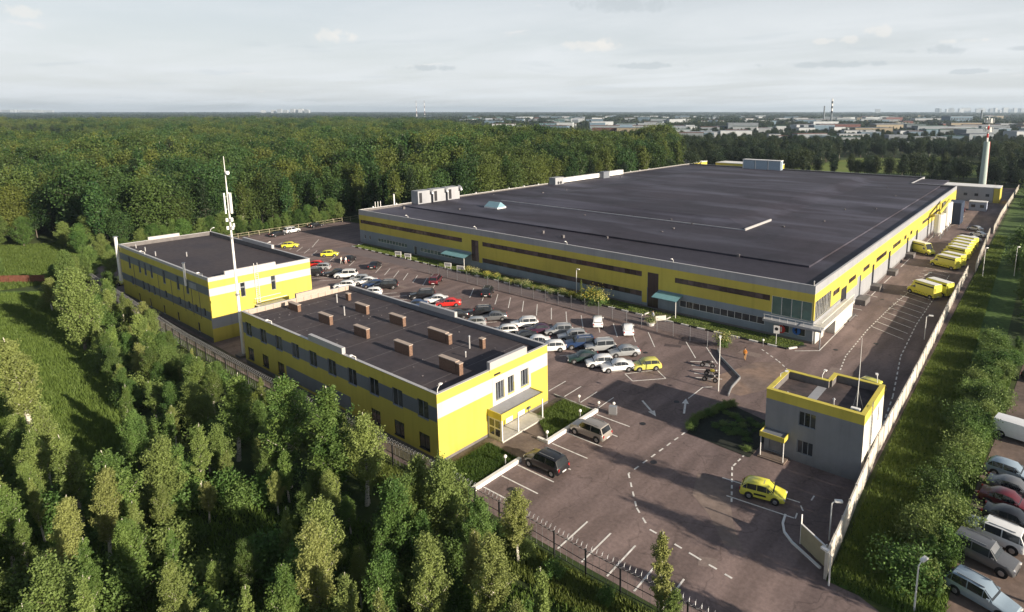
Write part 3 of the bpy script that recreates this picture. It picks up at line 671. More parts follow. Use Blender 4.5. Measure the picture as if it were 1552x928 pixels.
for a in [(-84.0, -81.4, 40.2, .95, 'short brick vent nearest the far left roof edge'), (-81.3, -80.6, 47.3, 1.0, 'stubby orange brick vent at the far back corner of the roof'),
          (-75.6, -72.9, 45.3, 1.15, 'brick vent in the back row behind the thin white pipe'), (-75.6, -72.9, 40.0, 1.15, 'brick vent in the front row, second from the far end'),
          (-67.8, -64.9, 45.4, 1.15, 'brick vent in the middle of the back row'), (-67.5, -64.8, 40.1, 1.15, 'brick vent in the middle of the front row'),
          (-59.2, -55.9, 44.9, 1.25, 'long double brick vent in the back row', 1), (-58.9, -56.1, 39.9, 1.25, 'brick vent in the front row beside dark stains'),
          (-50.9, -48.2, 39.9, 1.35, 'double brick vent nearest the bright short wall', 1), (-51.7, -51.1, 46.4, 1.15, 'small square brick vent beside a white pipe')]:
    brick_vent(*a[:4], a[4], *(a[5:]))
def pipe_vent(x, y, z, h, r, label, cat='roof pipe', cap=True):
    t = thing('vent_pipe', label, cat, (x, y, z), 0, 'thin vent pipes on the flat roofs'); MB().tube((0, 0, 0), (0, 0, h), r, n=8).build('pipe', M_WHITE if h > 2 else M_COPING, t)
    if cap: MB().tube((0, 0, h), (0, 0, h + .12), r * 1.8, r * .6, n=8).build('cap', M_GALV, t)
    return t
pipe_vent(-81.1, 45.6, 6.65, 1.2, .08, 'white pipe beside the stubby orange brick vent'); pipe_vent(-75.0, 43.1, 6.65, 1.2, .08, 'white pipe between the two rows of brick vents')
pipe_vent(-52.5, 45.4, 6.65, 1.5, .08, 'white pipe next to the small square brick vent'); pipe_vent(-50.9, 43.4, 6.65, .6, .07, 'short vent pipe near the raised parapet')
MB().box(X1 + .004, X1 + .05, Y0 + 7.5, Y0 + 8.4, 6.45, 6.65).build('wall_vent', M_BLACKP, OFF)
floodlight((-77.5, 34.6, HO), 0, 'floodlight on the long near office parapet, farther one'); floodlight((-58.6, 34.6, HO), 0, 'floodlight on the long near office parapet right of the raised part')
floodlight((-45.1, 34.8, HO), R(200), 'floodlight on the sunlit front corner of the near office')
# porch: canopy, posts and platform are parts of the office
MB().box(X1 + .001, -42.9, 41.0, 47.5, 2.95, 3.1).build('canopy_roof', M_GREYC, OFF)
MB().box(-42.95, -42.85, 40.95, 47.55, 2.5, 3.2).box(X1 + .002, -42.95, 40.95, 41.05, 2.5, 3.2).box(X1 + .002, -42.95, 47.45, 47.55, 2.5, 3.2).build('canopy_fascia', M_YEL, OFF)
for y in (41.1, 43.5, 47.35): MB().box(-43.02, -42.92, y - .06, y + .06, .2, 2.5).build('porch_post', M_WHITE, OFF)
MB().box(X1 + .001, -42.8, 41.0, 47.5, .0, .2).build('porch_platform', M_CREAM, OFF)
MB().box(X1 + .03, X1 + .08, 41.0, 41.9, .5, 2.5).build('porch_screen', M_WHITE, OFF)
pn = MB()
for yy in (0,): pass
scr = MB().box(-44.9, -43.1, 41.06, 41.12, .22, 2.45).build('porch_screen', M_DOORW, OFF)
for i in range(2):
    for j in range(2): MB().box(-44.75 + i * .85, -44.1 + i * .85, 41.03, 41.059, .55 + j * .95, 1.3 + j * .95).build('pane', M_CARGLASS, scr)
for (a, b_) in ((33.6, 39.8), (43.7, 52.4)):
    lw = MB().box(-39.35, -38.95, a, b_, 0, .38).build('low_wall', M_WHITE); tag(lw, 'low white wall beside the office path, %s part' % ('nearer' if a < 40 else 'farther'), 'wall')
lw = MB().box(-40.5, -39.36, 43.7, 44.0, 0, .3).build('low_wall', M_WHITE); tag(lw, 'short white return at the gap in the low wall', 'wall')
kerb_curve('kerb', [(-38.95, 52.3), (-41.5, 52.4), (-45.8, 52.6)], .14, .16, M_CREAM, 'pale kerb round the office lawn corner', 'kerb')

# ------------------------------------------------------------------ far office building
B2 = thing('office_building', 'farther tall yellow office with narrow windows behind the mast', 'building')
X0, X1, Y0, Y1, HB = -136.0, -97.4, 35.0, 50.5, 9.95
hl = []
for c in (-131.1, -126.0, -123.3, -120.4, -114.8, -109.0, -105.3): hl.append((c - .5 - X0, c + .5 - X0, 6.1, 8.3))
for c in (-130.6, -125.2, -122.7, -120.1, -114.8, -109.0, -105.3, -102.6, -99.6): hl.append((c - .4 - X0, c + .4 - X0, 3.6 if c > -116 else 3.2, 4.9 if c > -116 else 4.8))
for c in (-128, -122.7, -116.5, -110.5, -102.5): hl.append((c - .45 - X0, c + .45 - X0, .6, 2.1))
wall('wall', B2, (X0, Y0, 0), 'x', X1 - X0, [(.7, 2), (3.4, 0), (4.7, 1), (7.2, 0), (8.5, 1), (9.5, 0), (HB - .06, 3)], [M_YEL, M_BLUEG, M_PLINTH, M_WHITEC], hl, inward=1)
for h in hl: window(B2, 'x', (X0, Y0), *h, 1, 2 if h[3] > 6 else 1)
for c in (-129.2, -117.6, -112, -106.9, -103.8, -101.0): MB().box(c - .05, c + .05, Y0 - .04, Y0, 3.0, 7.15).build('joint_strip', M_PLINTH, B2)
MB().box(-104.4, -101.8, Y0 - .05, Y0, 7.35, 8.2).build('wall_sign', M_GREYC, B2)
hs = [(4.4, 5.1, 6.0, 8.2), (9.0, 9.7, 6.0, 8.3)]
wall('wall', B2, (X1, Y0, 0), 'y', Y1 - Y0, [(2.1, 0), (3.7, 1), (7.1, 0), (8.25, 3), (9.3, 0), (HB - .06, 3)], [M_YEL, M_GREYC, M_PLINTH, M_WHITEC], hs, inward=-1)
for h in hs: window(B2, 'y', (X1, Y0), h[0], h[1], h[2] + 1.5, h[3], -1, 1); window(B2, 'y', (X1, Y0), h[0], h[1], h[2], h[2] + 1.42, -1, 1)
wall('wall', B2, (X0, Y1, 0), 'x', X1 - X0, [(.7, 2), (7.2, 0), (8.4, 1), (HB - .06, 0)], [M_YEL, M_BLUEG, M_PLINTH, M_WHITEC], [], inward=-1)
wall('wall', B2, (X0, Y0, 0), 'y', Y1 - Y0, [(.7, 2), (HB - .06, 0)], [M_YEL, M_BLUEG, M_PLINTH], [], inward=1)
flat_roof(B2, X0, X1, Y0, Y1, 9.2, HB, innerm=M_PLINTH)
MB().box(X1 - .35, X1 + .07, 37.4, 44.9, HB + .003, 10.45).build('raised_parapet', M_WHITEC, B2)
MB().box(X0 - .07, X0 + .35, 39.6, 44.8, HB + .003, 10.5).build('raised_parapet', M_WHITEC, B2)
MB().box(-121.0, -109.6, Y1 - .35, Y1 + .07, HB + .003, 10.6).build('raised_parapet', M_COPING, B2)
b = MB()
for dy in (-.25, .25):
    b.tube((X1 + .2, 41.8 + dy, .6), (X1 + .2, 41.8 + dy, 10.9), .035, n=6)
for k in range(32): b.tube((X1 + .2, 41.55, .8 + k * .31), (X1 + .2, 42.05, .8 + k * .31), .025, n=5)
b.build('wall_ladder', M_WHITE, B2)
MB().box(X1 + .01, X1 + 2.2, 41.2, 45.4, 4.2, 4.3).box(X1 + .01, X1 + 2.2, 41.2, 41.26, 5.2, 5.26).box(X1 + .01, X1 + .07, 41.27, 45.3, 5.2, 5.26).box(X1 + 2.1, X1 + 2.16, 41.3, 45.3, 5.2, 5.26).build('landing', M_WHITE, B2)
pipe_vent(-104.6, 34.6, 7.6, 3.6, .16, 'tall white flue on the shaded wall of the farther office', 'flue'); pipe_vent(-136.4, 34.8, 3.0, 8.3, .26, 'stout white flue at the far left corner of the farther office', 'flue')
for x, y in ((-133.4, 36.9), (-129.0, 37.0), (-123.4, 36.8), (-118.6, 39.9)): pipe_vent(x, y, 9.2, .7, .08, 'small vent pipe on the farther office roof, %s' % {-133.4: 'nearest the stout flue', -129.0: 'second from the stout flue', -123.4: 'third from the stout flue', -118.6: 'set back from the edge'}[x])
floodlight((-122.5, 35.0, HB), 0, 'floodlight on the middle of the farther office edge'); floodlight((-99.0, 35.0, HB), 0, 'floodlight by the near corner of the farther office')
floodlight((-112.5, 50.6, HB), R(180), 'floodlight on the back edge of the farther office'); floodlight((-135.8, 50.4, HB), R(180), 'floodlight on the far back corner of the farther office')

# ------------------------------------------------------------------ gatehouse
G = thing('gatehouse', 'small two storey grey gatehouse with a yellow parapet beside the gate', 'building')
X0, X1, Y0, YL, YR, HG = -20.7, -11.45, 56.1, 61.9, 64.0, 6.75
hg = [(3.3, 4.95, 3.85, 5.35), (3.3, 4.85, .95, 2.35), (.5, 1.9, .3, 2.4)]
M_GATEG = mat('gatehouse_grey', (.235, .245, .265), .6, .06, .6, 0, 0, (.21, .22, .245), .15)
wall('wall', G, (X0, Y0, 0), 'x', X1 - X0, [(5.75, 0), (HG - .06, 1)], [M_GATEG, M_YEL], hg, inward=1)
for h in hg[:2]: window(G, 'x', (X0, Y0), *h, 1, 3)
d = MB().box(X0 + .5, X0 + 1.9, Y0 + .1, Y0 + .15, .3, 2.4).build('door', mat('grey_door', (.2, .2, .21), .5, .1), G); MB().box(X0 + 1.65, X0 + 1.7, Y0 + .06, Y0 + .1, 1.2, 1.4).build('handle', M_GALV, d)
hr = [(3.0, 3.5, 2.4, 5.3), (5.6, 6.0, 3.9, 5.3)]
wall('wall', G, (X1, Y0, 0), 'y', YR - Y0, [(5.75, 0), (HG - .06, 1)], [M_CREAM, M_YEL], hr, inward=-1)
for h in hr: window(G, 'y', (X1, Y0), *h, -1, 1)
wall('wall', G, (X0, Y0, 0), 'y', YL - Y0, [(5.75, 0), (HG - .06, 1)], [M_GREYC, M_YEL], [], inward=1)
wall('wall', G, (X0, YL, 0), 'x', 4.3, [(5.75, 0), (HG - .06, 1)], [M_GREYC, M_YEL], [], inward=-1)
wall('wall', G, (X0 + 4.3, YL, 0), 'y', YR - YL, [(5.75, 0), (HG - .06, 1)], [M_GREYC, M_YEL], [], inward=1)
wall('wall', G, (X0 + 4.3, YR, 0), 'x', X1 - X0 - 4.3, [(5.75, 0), (HG - .06, 1)], [M_GREYC, M_YEL], [], inward=-1)
xm = X0 + 4.3
b = MB(); b.box(X0 + .2, X1 - .2, Y0 + .2, YL - .2, 5.7, 5.95); b.box(xm + .2, X1 - .2, YL - .2, YR - .2, 5.7, 5.95); b.build('roof_deck', mat('gate_roof', (.085, .065, .065), .85, .3, 1.5, .2, 0, (.05, .042, .045), .5), G)
t_ = .42
par = [(X0 - .04, X1 + .04, Y0 - .04, Y0 + t_), (X0 - .04, X0 + t_, Y0 + t_, YL - t_), (X0 - .04, xm + .2, YL - t_, YL + .04), (xm - .04, xm + t_, YL + .041, YR - t_), (xm - .04, X1 + .04, YR - t_, YR + .04), (X1 - t_, X1 + .04, Y0 + t_, YR - t_)]
for p in par: MB().box(*p, HG - .06, HG).build('coping', M_YEL, G)
for p in par: MB().box(p[0] + .06, p[1] - .06, p[2] + .06, p[3] - .06, 5.72, HG - .061).build('parapet', M_BRICK if False else M_PLINTH, G)
MB().box(X0 + 3.4, X0 + 4.3, Y0 + .45, YL - .45, 5.951, 5.96).build('roof_strip', M_GREYC, G)
MB().box(X0 + .05, X0 + 2.45, Y0 - 1.3, Y0 - .01, 2.55, 2.62).build('canopy_roof', M_BLUEG, G)
MB().box(X0 + .0, X0 + 2.5, Y0 - 1.38, Y0 - 1.3, 2.25, 2.75).box(X0, X0 + .08, Y0 - 1.3, Y0 - .01, 2.25, 2.75).box(X0 + 2.42, X0 + 2.5, Y0 - 1.3, Y0 - .01, 2.25, 2.75).build('canopy_fascia', M_YEL, G)
for x in (.1, 2.4): MB().tube((X0 + x, Y0 - 1.2, 0), (X0 + x, Y0 - 1.2, 2.25), .05, n=8).build('porch_post', M_WHITE, G)
MB().box(X0 - .1, X0 + 2.6, Y0 - 1.5, Y0 - .01, 0, .15).build('porch_step', M_PATH, G)
b = MB()
for dy in (-.22, .22): b.tube((X1 + .18, 58.2 + dy, .8), (X1 + .18, 58.2 + dy, 7.3), .03, n=5)
for k in range(20): b.tube((X1 + .18, 57.98, 1 + k * .31), (X1 + .18, 58.42, 1 + k * .31), .02, n=5)
b.build('wall_ladder', M_GALV, G)
tg = thing('antenna_mast', 'thin whip antenna standing on the gatehouse roof', 'antenna', (-12.6, 57.9, 5.95))
MB().tube((0, 0, 0), (0, 0, 3), .05, .04, n=6).tube((0, 0, 3), (0, 0, 7.4), .04, .015, n=6).build('pole', M_WHITE, tg)
b = MB()
for a in (0, 2.1, 4.2): b.tube((0, 0, 2.4), (1.0 * math.cos(a) * .7, 1.0 * math.sin(a) * .7, 0), .012, n=4)
b.build('guy_wire', M_GALV, tg)
ta = thing('air_conditioner', 'white air conditioner unit on the gatehouse roof corner', 'air conditioner', (-12.5, 57.0, 5.96)); MB().box(-.4, .4, -.18, .18, .15, .85).build('casing', M_WHITE, ta)
MB().tube((-.05, -.19, .5), (-.05, -.2, .5), .26, n=14).build('fan_grille', M_DARKM, ta)
MB().box(-.35, -.3, -.15, .15, 0, .15).box(.3, .35, -.15, .15, 0, .15).build('feet', M_GALV, ta)
pipe_vent(-14.6, 57.5, 5.95, .9, .08, 'vent pipe on the gatehouse roof left of the air conditioner'); pipe_vent(-18.9, 57.0, 5.95, .5, .08, 'short vent pipe by the front edge of the gatehouse roof')
floodlight((-20.6, 59.6, HG), R(110), 'floodlight on the left edge of the gatehouse'); floodlight((-17.0, 61.8, HG), R(170), 'floodlight on the back step of the gatehouse')
floodlight((-12.2, 64.1, HG), R(200), 'floodlight on the back right corner of the gatehouse')
def rebase(e, x, y, z=0):
    e.location = (x, y, z)
    for c in e.children: c.location = (c.location.x - x, c.location.y - y, c.location.z - z)
rebase(OFF, -65.5, 42.6); rebase(B2, -116.7, 42.7); rebase(G, -16, 59.5)

# ------------------------------------------------------------------ warehouse
WH = thing('warehouse', 'huge flat roofed yellow and grey warehouse with long ribbon windows', 'building')
X0, X1, Y0, Y1, HW, XR, YB = -142.8, -26.0, 88.0, 240.0, 8.95, -40.0, 266.5
def ribbon(x0, x1, z0, z1, glass, ax='x', org=None, inward=1, step=1.22, nm='ribbon_window'):
    """a long window: frame, mullions, and every pane an object of its own"""
    L = x1 - x0; n = max(1, round(L / step)); w = L / n; org = org or (0, Y0)
    b = MB(); t = .05
    b.box(0, L, -.03, .03, 0, t); b.box(0, L, -.03, .03, z1 - z0 - t, z1 - z0)
    for k in range(n + 1): xx = min(max(k * w, .03), L - .03); b.box(xx - .03, xx + .03, -.035, .025, t, z1 - z0 - t)
    f = b.build(nm, M_DARKM if glass is M_GLASSR else M_WHITE, WH)
    f.location = (x0, org[1] + .10, z0) if ax == 'x' else (org[0] - .10, x0, z0)
    if ax == 'y': f.rotation_euler = (0, 0, R(90))
    g = MB().box(-w / 2, w / 2, -.01, .01, 0, z1 - z0).mesh('pane', glass)
    for k in range(n): inst('pane', g, f, (w * (k + .5), 0, 0))
H = []; RB = []
def add(x0, x1, z0, z1, gl, st=1.22): H.append((x0 - X0, x1 - X0, z0, z1)); RB.append((x0, x1, z0, z1, gl, st))
add(-142.3, -103.0, 5.45, 6.4, M_GLASSR, 1.5); add(-96.5, -55.9, 5.45, 6.4, M_GLASSR); add(-49.3, -32.7, 5.45, 6.35, M_GLASSR)
add(-96.5, -55.9, 1.85, 2.8, M_GLASSR); add(-48.3, -33.4, 1.45, 2.6, M_GLASS)
add(-100.0, -97.7, 1.8, 6.45, M_GLASSR, 1.15); add(-54.7, -52.5, 0.2, 6.45, M_GLASSR, 1.1)
add(-135, -123, 1.5, 2.4, M_GLASSG); add(-118.0, -105.5, 1.3, 2.2, M_GLASSG); add(-32.4, -26.3, 3.45, 6.35, M_GLASSG, 1.5)
add(-141, -140.4, 1.6, 2.6, M_GLASS); add(-138.8, -138.2, 1.6, 2.6, M_GLASS); add(-120.4, -119.3, .2, 2.3, M_GLASS); add(-30.6, -29.5, .9, 2.5, M_GLASS); add(-28.2, -27.1, .9, 2.5, M_GLASS)
wall('wall', WH, (X0, Y0, 0), 'x', X1 - X0, [(.4, 3), (3.7, 1), (7.65, 0), (HW - .06, 2)], [M_YEL, mat('front_grey', (.24, .28, .33), .5, .07, .4, 0, 0, (.20, .25, .30), .12), M_GREYC, M_PLINTH], H, inward=1)
for r in RB: ribbon(*r[:5], step=r[5])
MB().box(-103.6, -103.0 + .5, Y0 - .05, Y0 - .001, 3.7, 4.2).box(-97.6, -96.6, Y0 - .05, Y0 - .001, 1.7, 3.7).box(-55.8, -54.8, Y0 - .05, Y0 - .001, .9, 3.7).build('yellow_panel', M_YEL, WH)
MB().box(-96.6, -55.8, Y0 - .05, Y0 - .001, 2.85, 3.71).build('yellow_panel', M_YEL, WH)
# right hand, sunlit wall
HS = []; RS = []
def adds(y0, y1, z0, z1, gl, st=1.2): HS.append((y0 - Y0, y1 - Y0, z0, z1)); RS.append((y0, y1, z0, z1, gl, st))
adds(88.4, 96.4, 3.5, 6.4, M_GLASS, .8)
adds(97.4, 101.0, 5.0, 5.85, M_GLASSR); adds(106.4, 111.0, 5.0, 5.8, M_GLASSR); adds(116.1, 120.7, 5.0, 5.8, M_GLASSR); adds(126.1, 135.0, 4.8, 5.7, M_GLASSR); adds(141, 149, 4.8, 5.7, M_GLASSR)
adds(153, 155.5, 4.8, 5.7, M_GLASSR); adds(160, 162.5, 4.8, 5.7, M_GLASSR); adds(176, 205, 5.0, 5.8, M_GLASSR, 1.6)
doors = [(102.1, 105.4, .1, 5.1), (112.3, 114.9, .1, 4.9), (123.2, 124.8, .1, 4.9), (137.2, 139.2, .1, 4.9), (156.5, 158.5, .1, 4.6), (168.0, 170.5, .1, 4.6), (212, 216, .1, 4.6)]
for dd in doors: HS.append((dd[0] - Y0, dd[1] - Y0, dd[2], dd[3]))
wall('wall', WH, (X1, Y0, 0), 'y', Y1 - Y0, [(.5, 3), (3.6, 1), (7.65, 0), (HW - .06, 2)], [M_YEL, M_GREYC, M_GREYC, M_PLINTH], HS, inward=-1, depth=.3)
for r in RS: ribbon(*r[:5], 'y', (X1, 0), -1, r[5])
for i, dd in enumerate(doors): 
    o = MB().box(X1 - .28, X1 - .22, dd[0], dd[1], dd[2], dd[3]).build('dock_door', M_DOORD if i != 1 else M_GREYC, WH)
    MB().box(X1 + .001, X1 + 1.7, dd[0] - .5, dd[1] + .5, .02, 1.0 if i else .25).build('dock_platform', M_PLINTH, WH)
wall('wall', WH, (X0, Y0, 0), 'y', YB - Y0, [(.5, 3), (3.6, 1), (7.65, 0), (HW - .06, 2)], [M_YEL, M_GREYC, M_GREYC, M_PLINTH], [], inward=1)
wall('wall', WH, (XR, Y1, 0), 'x', X1 - XR, [(.5, 3), (3.6, 1), (7.65, 0), (HW - .06, 2)], [M_YEL, M_GREYC, M_GREYC, M_PLINTH], [], inward=-1)
wall('wall', WH, (XR, Y1, 0), 'y', YB - Y1, [(.5, 3), (3.6, 1), (7.65, 0), (HW - .06, 2)], [M_YEL, M_GREYC, M_GREYC, M_PLINTH], [], inward=-1)
wall('wall', WH, (X0, YB, 0), 'x', XR - X0, [(.5, 3), (3.6, 1), (7.65, 0), (HW - .06, 2)], [M_YEL, M_GREYC, M_GREYC, M_PLINTH], [], inward=-1)
def big_roof_mat():
    m = mat('warehouse_roof', (0.036, 0.030, 0.042), 0.7, 0.2, 0.9, 0.15, 0, (0.027, 0.024, 0.036), 0.035, spec=.3)
    t = m.node_tree; b = t.nodes["Principled BSDF"]; src = b.inputs['Base Color'].links[0].from_socket
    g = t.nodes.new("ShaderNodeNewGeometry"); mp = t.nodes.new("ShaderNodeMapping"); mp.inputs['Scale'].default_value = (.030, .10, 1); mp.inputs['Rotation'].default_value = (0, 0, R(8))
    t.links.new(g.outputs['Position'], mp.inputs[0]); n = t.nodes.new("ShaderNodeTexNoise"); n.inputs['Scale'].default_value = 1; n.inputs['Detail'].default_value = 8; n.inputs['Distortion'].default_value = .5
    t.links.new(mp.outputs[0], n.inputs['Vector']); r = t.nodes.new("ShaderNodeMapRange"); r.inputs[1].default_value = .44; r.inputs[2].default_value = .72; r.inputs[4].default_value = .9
    t.links.new(n.outputs['Fac'], r.inputs[0]); mx = t.nodes.new("ShaderNodeMix"); mx.data_type = 'RGBA'; mx.inputs[7].default_value = (.088, .088, .122, 1)  # bluish sheen of the roof, painted in as lighter streaks
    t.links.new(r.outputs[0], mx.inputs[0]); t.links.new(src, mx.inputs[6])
    # membrane strips with slightly different ages, and round puddle stains
    sp = t.nodes.new("ShaderNodeSeparateXYZ"); t.links.new(g.outputs['Position'], sp.inputs[0])
    dv = t.nodes.new("ShaderNodeMath"); dv.operation = 'DIVIDE'; dv.inputs[1].default_value = 2.1; t.links.new(sp.outputs[1], dv.inputs[0])
    fl_ = t.nodes.new("ShaderNodeMath"); fl_.operation = 'FLOOR'; t.links.new(dv.outputs[0], fl_.inputs[0])
    wn = t.nodes.new("ShaderNodeTexWhiteNoise"); wn.noise_dimensions = '1D'; t.links.new(fl_.outputs[0], wn.inputs['W'])
    w1 = t.nodes.new("ShaderNodeMapRange"); w1.inputs[3].default_value = .90; w1.inputs[4].default_value = 1.10; t.links.new(wn.outputs['Value'], w1.inputs[0])
    pn = t.nodes.new("ShaderNodeTexNoise"); pn.inputs['Scale'].default_value = .16; pn.inputs['Detail'].default_value = 3; t.links.new(g.outputs['Position'], pn.inputs['Vector'])
    p1 = t.nodes.new("ShaderNodeMapRange"); p1.inputs[1].default_value = .58; p1.inputs[2].default_value = .66; p1.inputs[3].default_value = 1; p1.inputs[4].default_value = .78; t.links.new(pn.outputs['Fac'], p1.inputs[0])
    w2_ = t.nodes.new("ShaderNodeMath"); w2_.operation = 'MULTIPLY'; t.links.new(w1.outputs[0], w2_.inputs[0]); t.links.new(p1.outputs[0], w2_.inputs[1])
    fs = t.nodes.new("ShaderNodeVectorMath"); fs.operation = 'SCALE'; t.links.new(mx.outputs[2], fs.inputs[0]); t.links.new(w2_.outputs[0], fs.inputs[3]); t.links.new(fs.outputs[0], b.inputs['Base Color'])
    return m
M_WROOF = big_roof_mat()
# roof: outer border at 8.3, a shallow step, then the slightly higher main deck
ro = [(X0 + .2, Y0 + .2), (X1 - .2, Y0 + .2), (X1 - .2, Y1 - .2), (XR - .2, Y1 - .2), (XR - .2, YB - .2), (X0 + .2, YB - .2)]
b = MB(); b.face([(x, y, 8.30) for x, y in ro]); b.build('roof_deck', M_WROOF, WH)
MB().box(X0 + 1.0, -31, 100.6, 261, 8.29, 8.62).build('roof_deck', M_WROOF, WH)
b = MB(); i0 = [(-126, 123.6), (-52, 125.2), (-52, 255), (-126, 255)]; i1 = [(-118, 130), (-60, 132), (-60, 246), (-118, 246)]
for k in range(4): b.face([(*i0[k], 8.63), (*i0[(k + 1) % 4], 8.63), (*i1[(k + 1) % 4], 9.35), (*i1[k], 9.35)])
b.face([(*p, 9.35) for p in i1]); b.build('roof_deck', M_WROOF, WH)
MB().box(-126.5, -52.2, 123.0, 123.3, 8.621, 8.8).build('roof_curb', M_GREYC, WH)
MB().box(-52.2, -51.9, 123.0, 138, 8.621, 9.1).build('roof_curb', M_COPING, WH)
b = MB(); rr = random.Random(12)
for k in range(46): x, y = rr.uniform(X0 + 4, -34), rr.uniform(92, 236); b.box(x, x + rr.uniform(.25, .6), y, y + rr.uniform(.25, .6), 8.3, 8.64 + rr.uniform(.05, .3))
b.build('roof_drains', M_SEAM, WH)['kind'] = 'stuff'
def wh_coping(x0, x1, y0, y1, mm=None): MB().box(x0, x1, y0, y1, HW - .06, HW).build('coping', mm or M_COPING, WH)
e = .06
wh_coping(X0 - e, X1 + e, Y0 - e, Y0 + .3); wh_coping(X0 - e, X0 + .3, Y0 + .3, YB - .3, M_WHITE); wh_coping(X1 - .3, X1 + e, Y0 + .3, Y1 - .3); wh_coping(XR - .3 + e, X1 + e, Y1 - .3, Y1 + e); wh_coping(XR - .3, XR + e, Y1 + e + .001, YB - .3); wh_coping(X0 - e, XR + e, YB - .3, YB + e)
for p in ((X0 + .02, X1 - .02, Y0 + .02, Y0 + .25), (X0 + .02, X0 + .25, Y0 + .25, YB - .25), (X1 - .25, X1 - .02, Y0 + .25, Y1 - .25), (XR + .1, X1 - .02, Y1 - .25, Y1 - .02), (XR - .25, XR - .02, Y1 - .02, YB - .25), (X0 + .02, XR - .02, YB - .25, YB - .02)):
    MB().box(*p, 8.1, HW - .061).build('parapet', M_PLINTH, WH)
bk = MB().box(-.12, .34, 0, .25, .002, .35).mesh('coping_bracket', M_WHITE)
for k in range(20): inst('coping_bracket', bk, WH, (X0, 92 + k * 7.2, HW))
# corner balcony
MB().box(-33.2, -24.4, 86.6, 87.99, 2.55, 2.9).build('balcony_slab', M_GREYC, WH)
MB().box(-25.99, -24.4, 87.99, 104.5, 2.55, 2.9).build('balcony_slab', M_CREAM, WH)
b = MB()
for k in range(54): y = 88.2 + k * .3; b.box(-24.5, -24.46, y, y + .04, 2.9, 3.95)
b.box(-24.52, -24.42, 86.7, 104.4, 3.95, 4.02); b.box(-33.1, -24.52, 86.66, 86.72, 3.6, 3.66)
for k in range(8): x = -33 + k * 1.2; b.box(x, x + .04, 86.67, 86.71, 2.9, 3.6)
b.build('balcony_railing', M_WHITE, WH)
MB().box(-25.98, -24.6, 94.5, 104.4, .05, 2.54).build('side_block', M_CREAM, WH)
MB().box(-25.98, -25.7, 88.3, 92.4, .05, 2.54).build('side_block', M_CREAM, WH)
MB().box(-24.65, -24.5, 86.7, 86.85, .02, 2.55).build('balcony_post', M_GREYC, WH)
# canopies over the two entrances
for x0, x1, z in ((-107.5, -99.8, 2.75), (-52.4, -47.6, 3.0)):
    b = MB()
    for k in range(6): 
        t0, t1 = k / 6, (k + 1) / 6; f = lambda t: (Y0 - .02 - 2.4 * t, z + .5 * math.cos(t * 1.57))
        (ya, za), (yb, zb) = f(t0), f(t1); b.face([(x0, ya, za), (x1, ya, za), (x1, yb, zb), (x0, yb, zb)]); b.face([(x0, ya, za - .07), (x0, yb, zb - .07), (x1, yb, zb - .07), (x1, ya, za - .07)])
    b.build('entrance_canopy', M_TEAL, WH)
    MB().tube((x1 - .2, Y0 - 2.2, .02), (x1 - .2, Y0 - 2.2, z), .06, n=6).build('canopy_post', M_WHITE, WH)
# round wall badges near the corner: red one with white mark, blue one with dark mark
def badge(x, z, m, mark, nm):
    o = MB().tube((x, Y0 - .06, z), (x, Y0 - .01, z), .62, n=20).build(nm, m, WH)
    b = MB(); b.box(x - .1, x + .12, Y0 - .08, Y0 - .061, z - .4, z + .4); b.box(x - .28, x + .02, Y0 - .08, Y0 - .0611, z - .05, z + .25); b.build('badge_mark', mark, o)
badge(-30.7, 1.35, M_RED, M_WHITE, 'round_badge'); badge(-28.4, 1.6, M_BLUE, M_BLACKP, 'round_badge')
rebase(WH, -84.4, 88)
for i, (x, y) in enumerate(((-122.1, 88), (-98.3, 88), (-72.9, 88), (-49.7, 88))): floodlight((x, 88.05, HW), 0, 'floodlight on the warehouse front edge, %s from the left' % ('first', 'second', 'third', 'fourth')[i])
pipe_vent(-26.3, 88.2, HW, .6, .07, 'small lightning rod on the near warehouse corner', 'rod')
pipe_vent(-142.4, 98.5, 8.9, 3.0, .18, 'white flue at the left edge of the warehouse roof', 'flue')
for k in range(3): pipe_vent(-143.2, 93.2 + k * .8, 6.9, 3.4, .08, 'one of three thin flues beside the white flue', 'flue')
# rooftop plant
t = thing('ventilation_unit', 'row of three tall grey ventilation units with curved hoods at the left roof edge', 'ventilation unit', (-141.2, 111, 8.3))
for k in range(3):
    y = -6.6 + k * 5.2
    MB().box(-1.6, 1.4, y, y + 4.4, .3, 3.9).build('casing', M_GREYC, t)
    b = MB()
    for j in range(6):
        a0, a1 = j * .26, (j + 1) * .26; b.tube((1.0 + 1.1 * math.sin(a0), y + 4.5, 2.8 + 1.1 * math.cos(a0)), (1.0 + 1.1 * math.sin(a1), y + 4.5, 2.8 + 1.1 * math.cos(a1)), .42, n=8)
    b.build('hood', M_GALV, t)
    MB().box(1.42, 1.5, y + .4, y + 1.3, .6, 3.4).build('louvre', M_DARKM, t)
t = thing('ventilation_duct', 'long pale ventilation duct along the left edge of the warehouse roof', 'duct', (-140.8, 162, 8.4))
MB().box(-1.4, 1.6, 0, 4.6, 0, 2.6).build('casing', M_GREYC, t); MB().box(-1.0, .8, 4.6, 38, .5, 2.0).build('duct', M_WHITE, t); MB().box(.8, 2.8, 27, 31, 0, 2.7).build('casing', M_BLUEG, t)
MB().box(-1.6, .3, 33, 44, .4, 2.1).build('duct', M_WHITE, t); MB().tube((1.65, 1.6, .8), (1.7, 1.6, .8), .5, n=10).tube((1.65, 2.9, .8), (1.7, 2.9, .8), .5, n=10).build('fan', M_DARKM, t)
t = thing('ventilation_unit', 'wide pale blue ventilation unit on the far edge of the warehouse roof', 'ventilation unit', (-104, 262.5, 8.3))
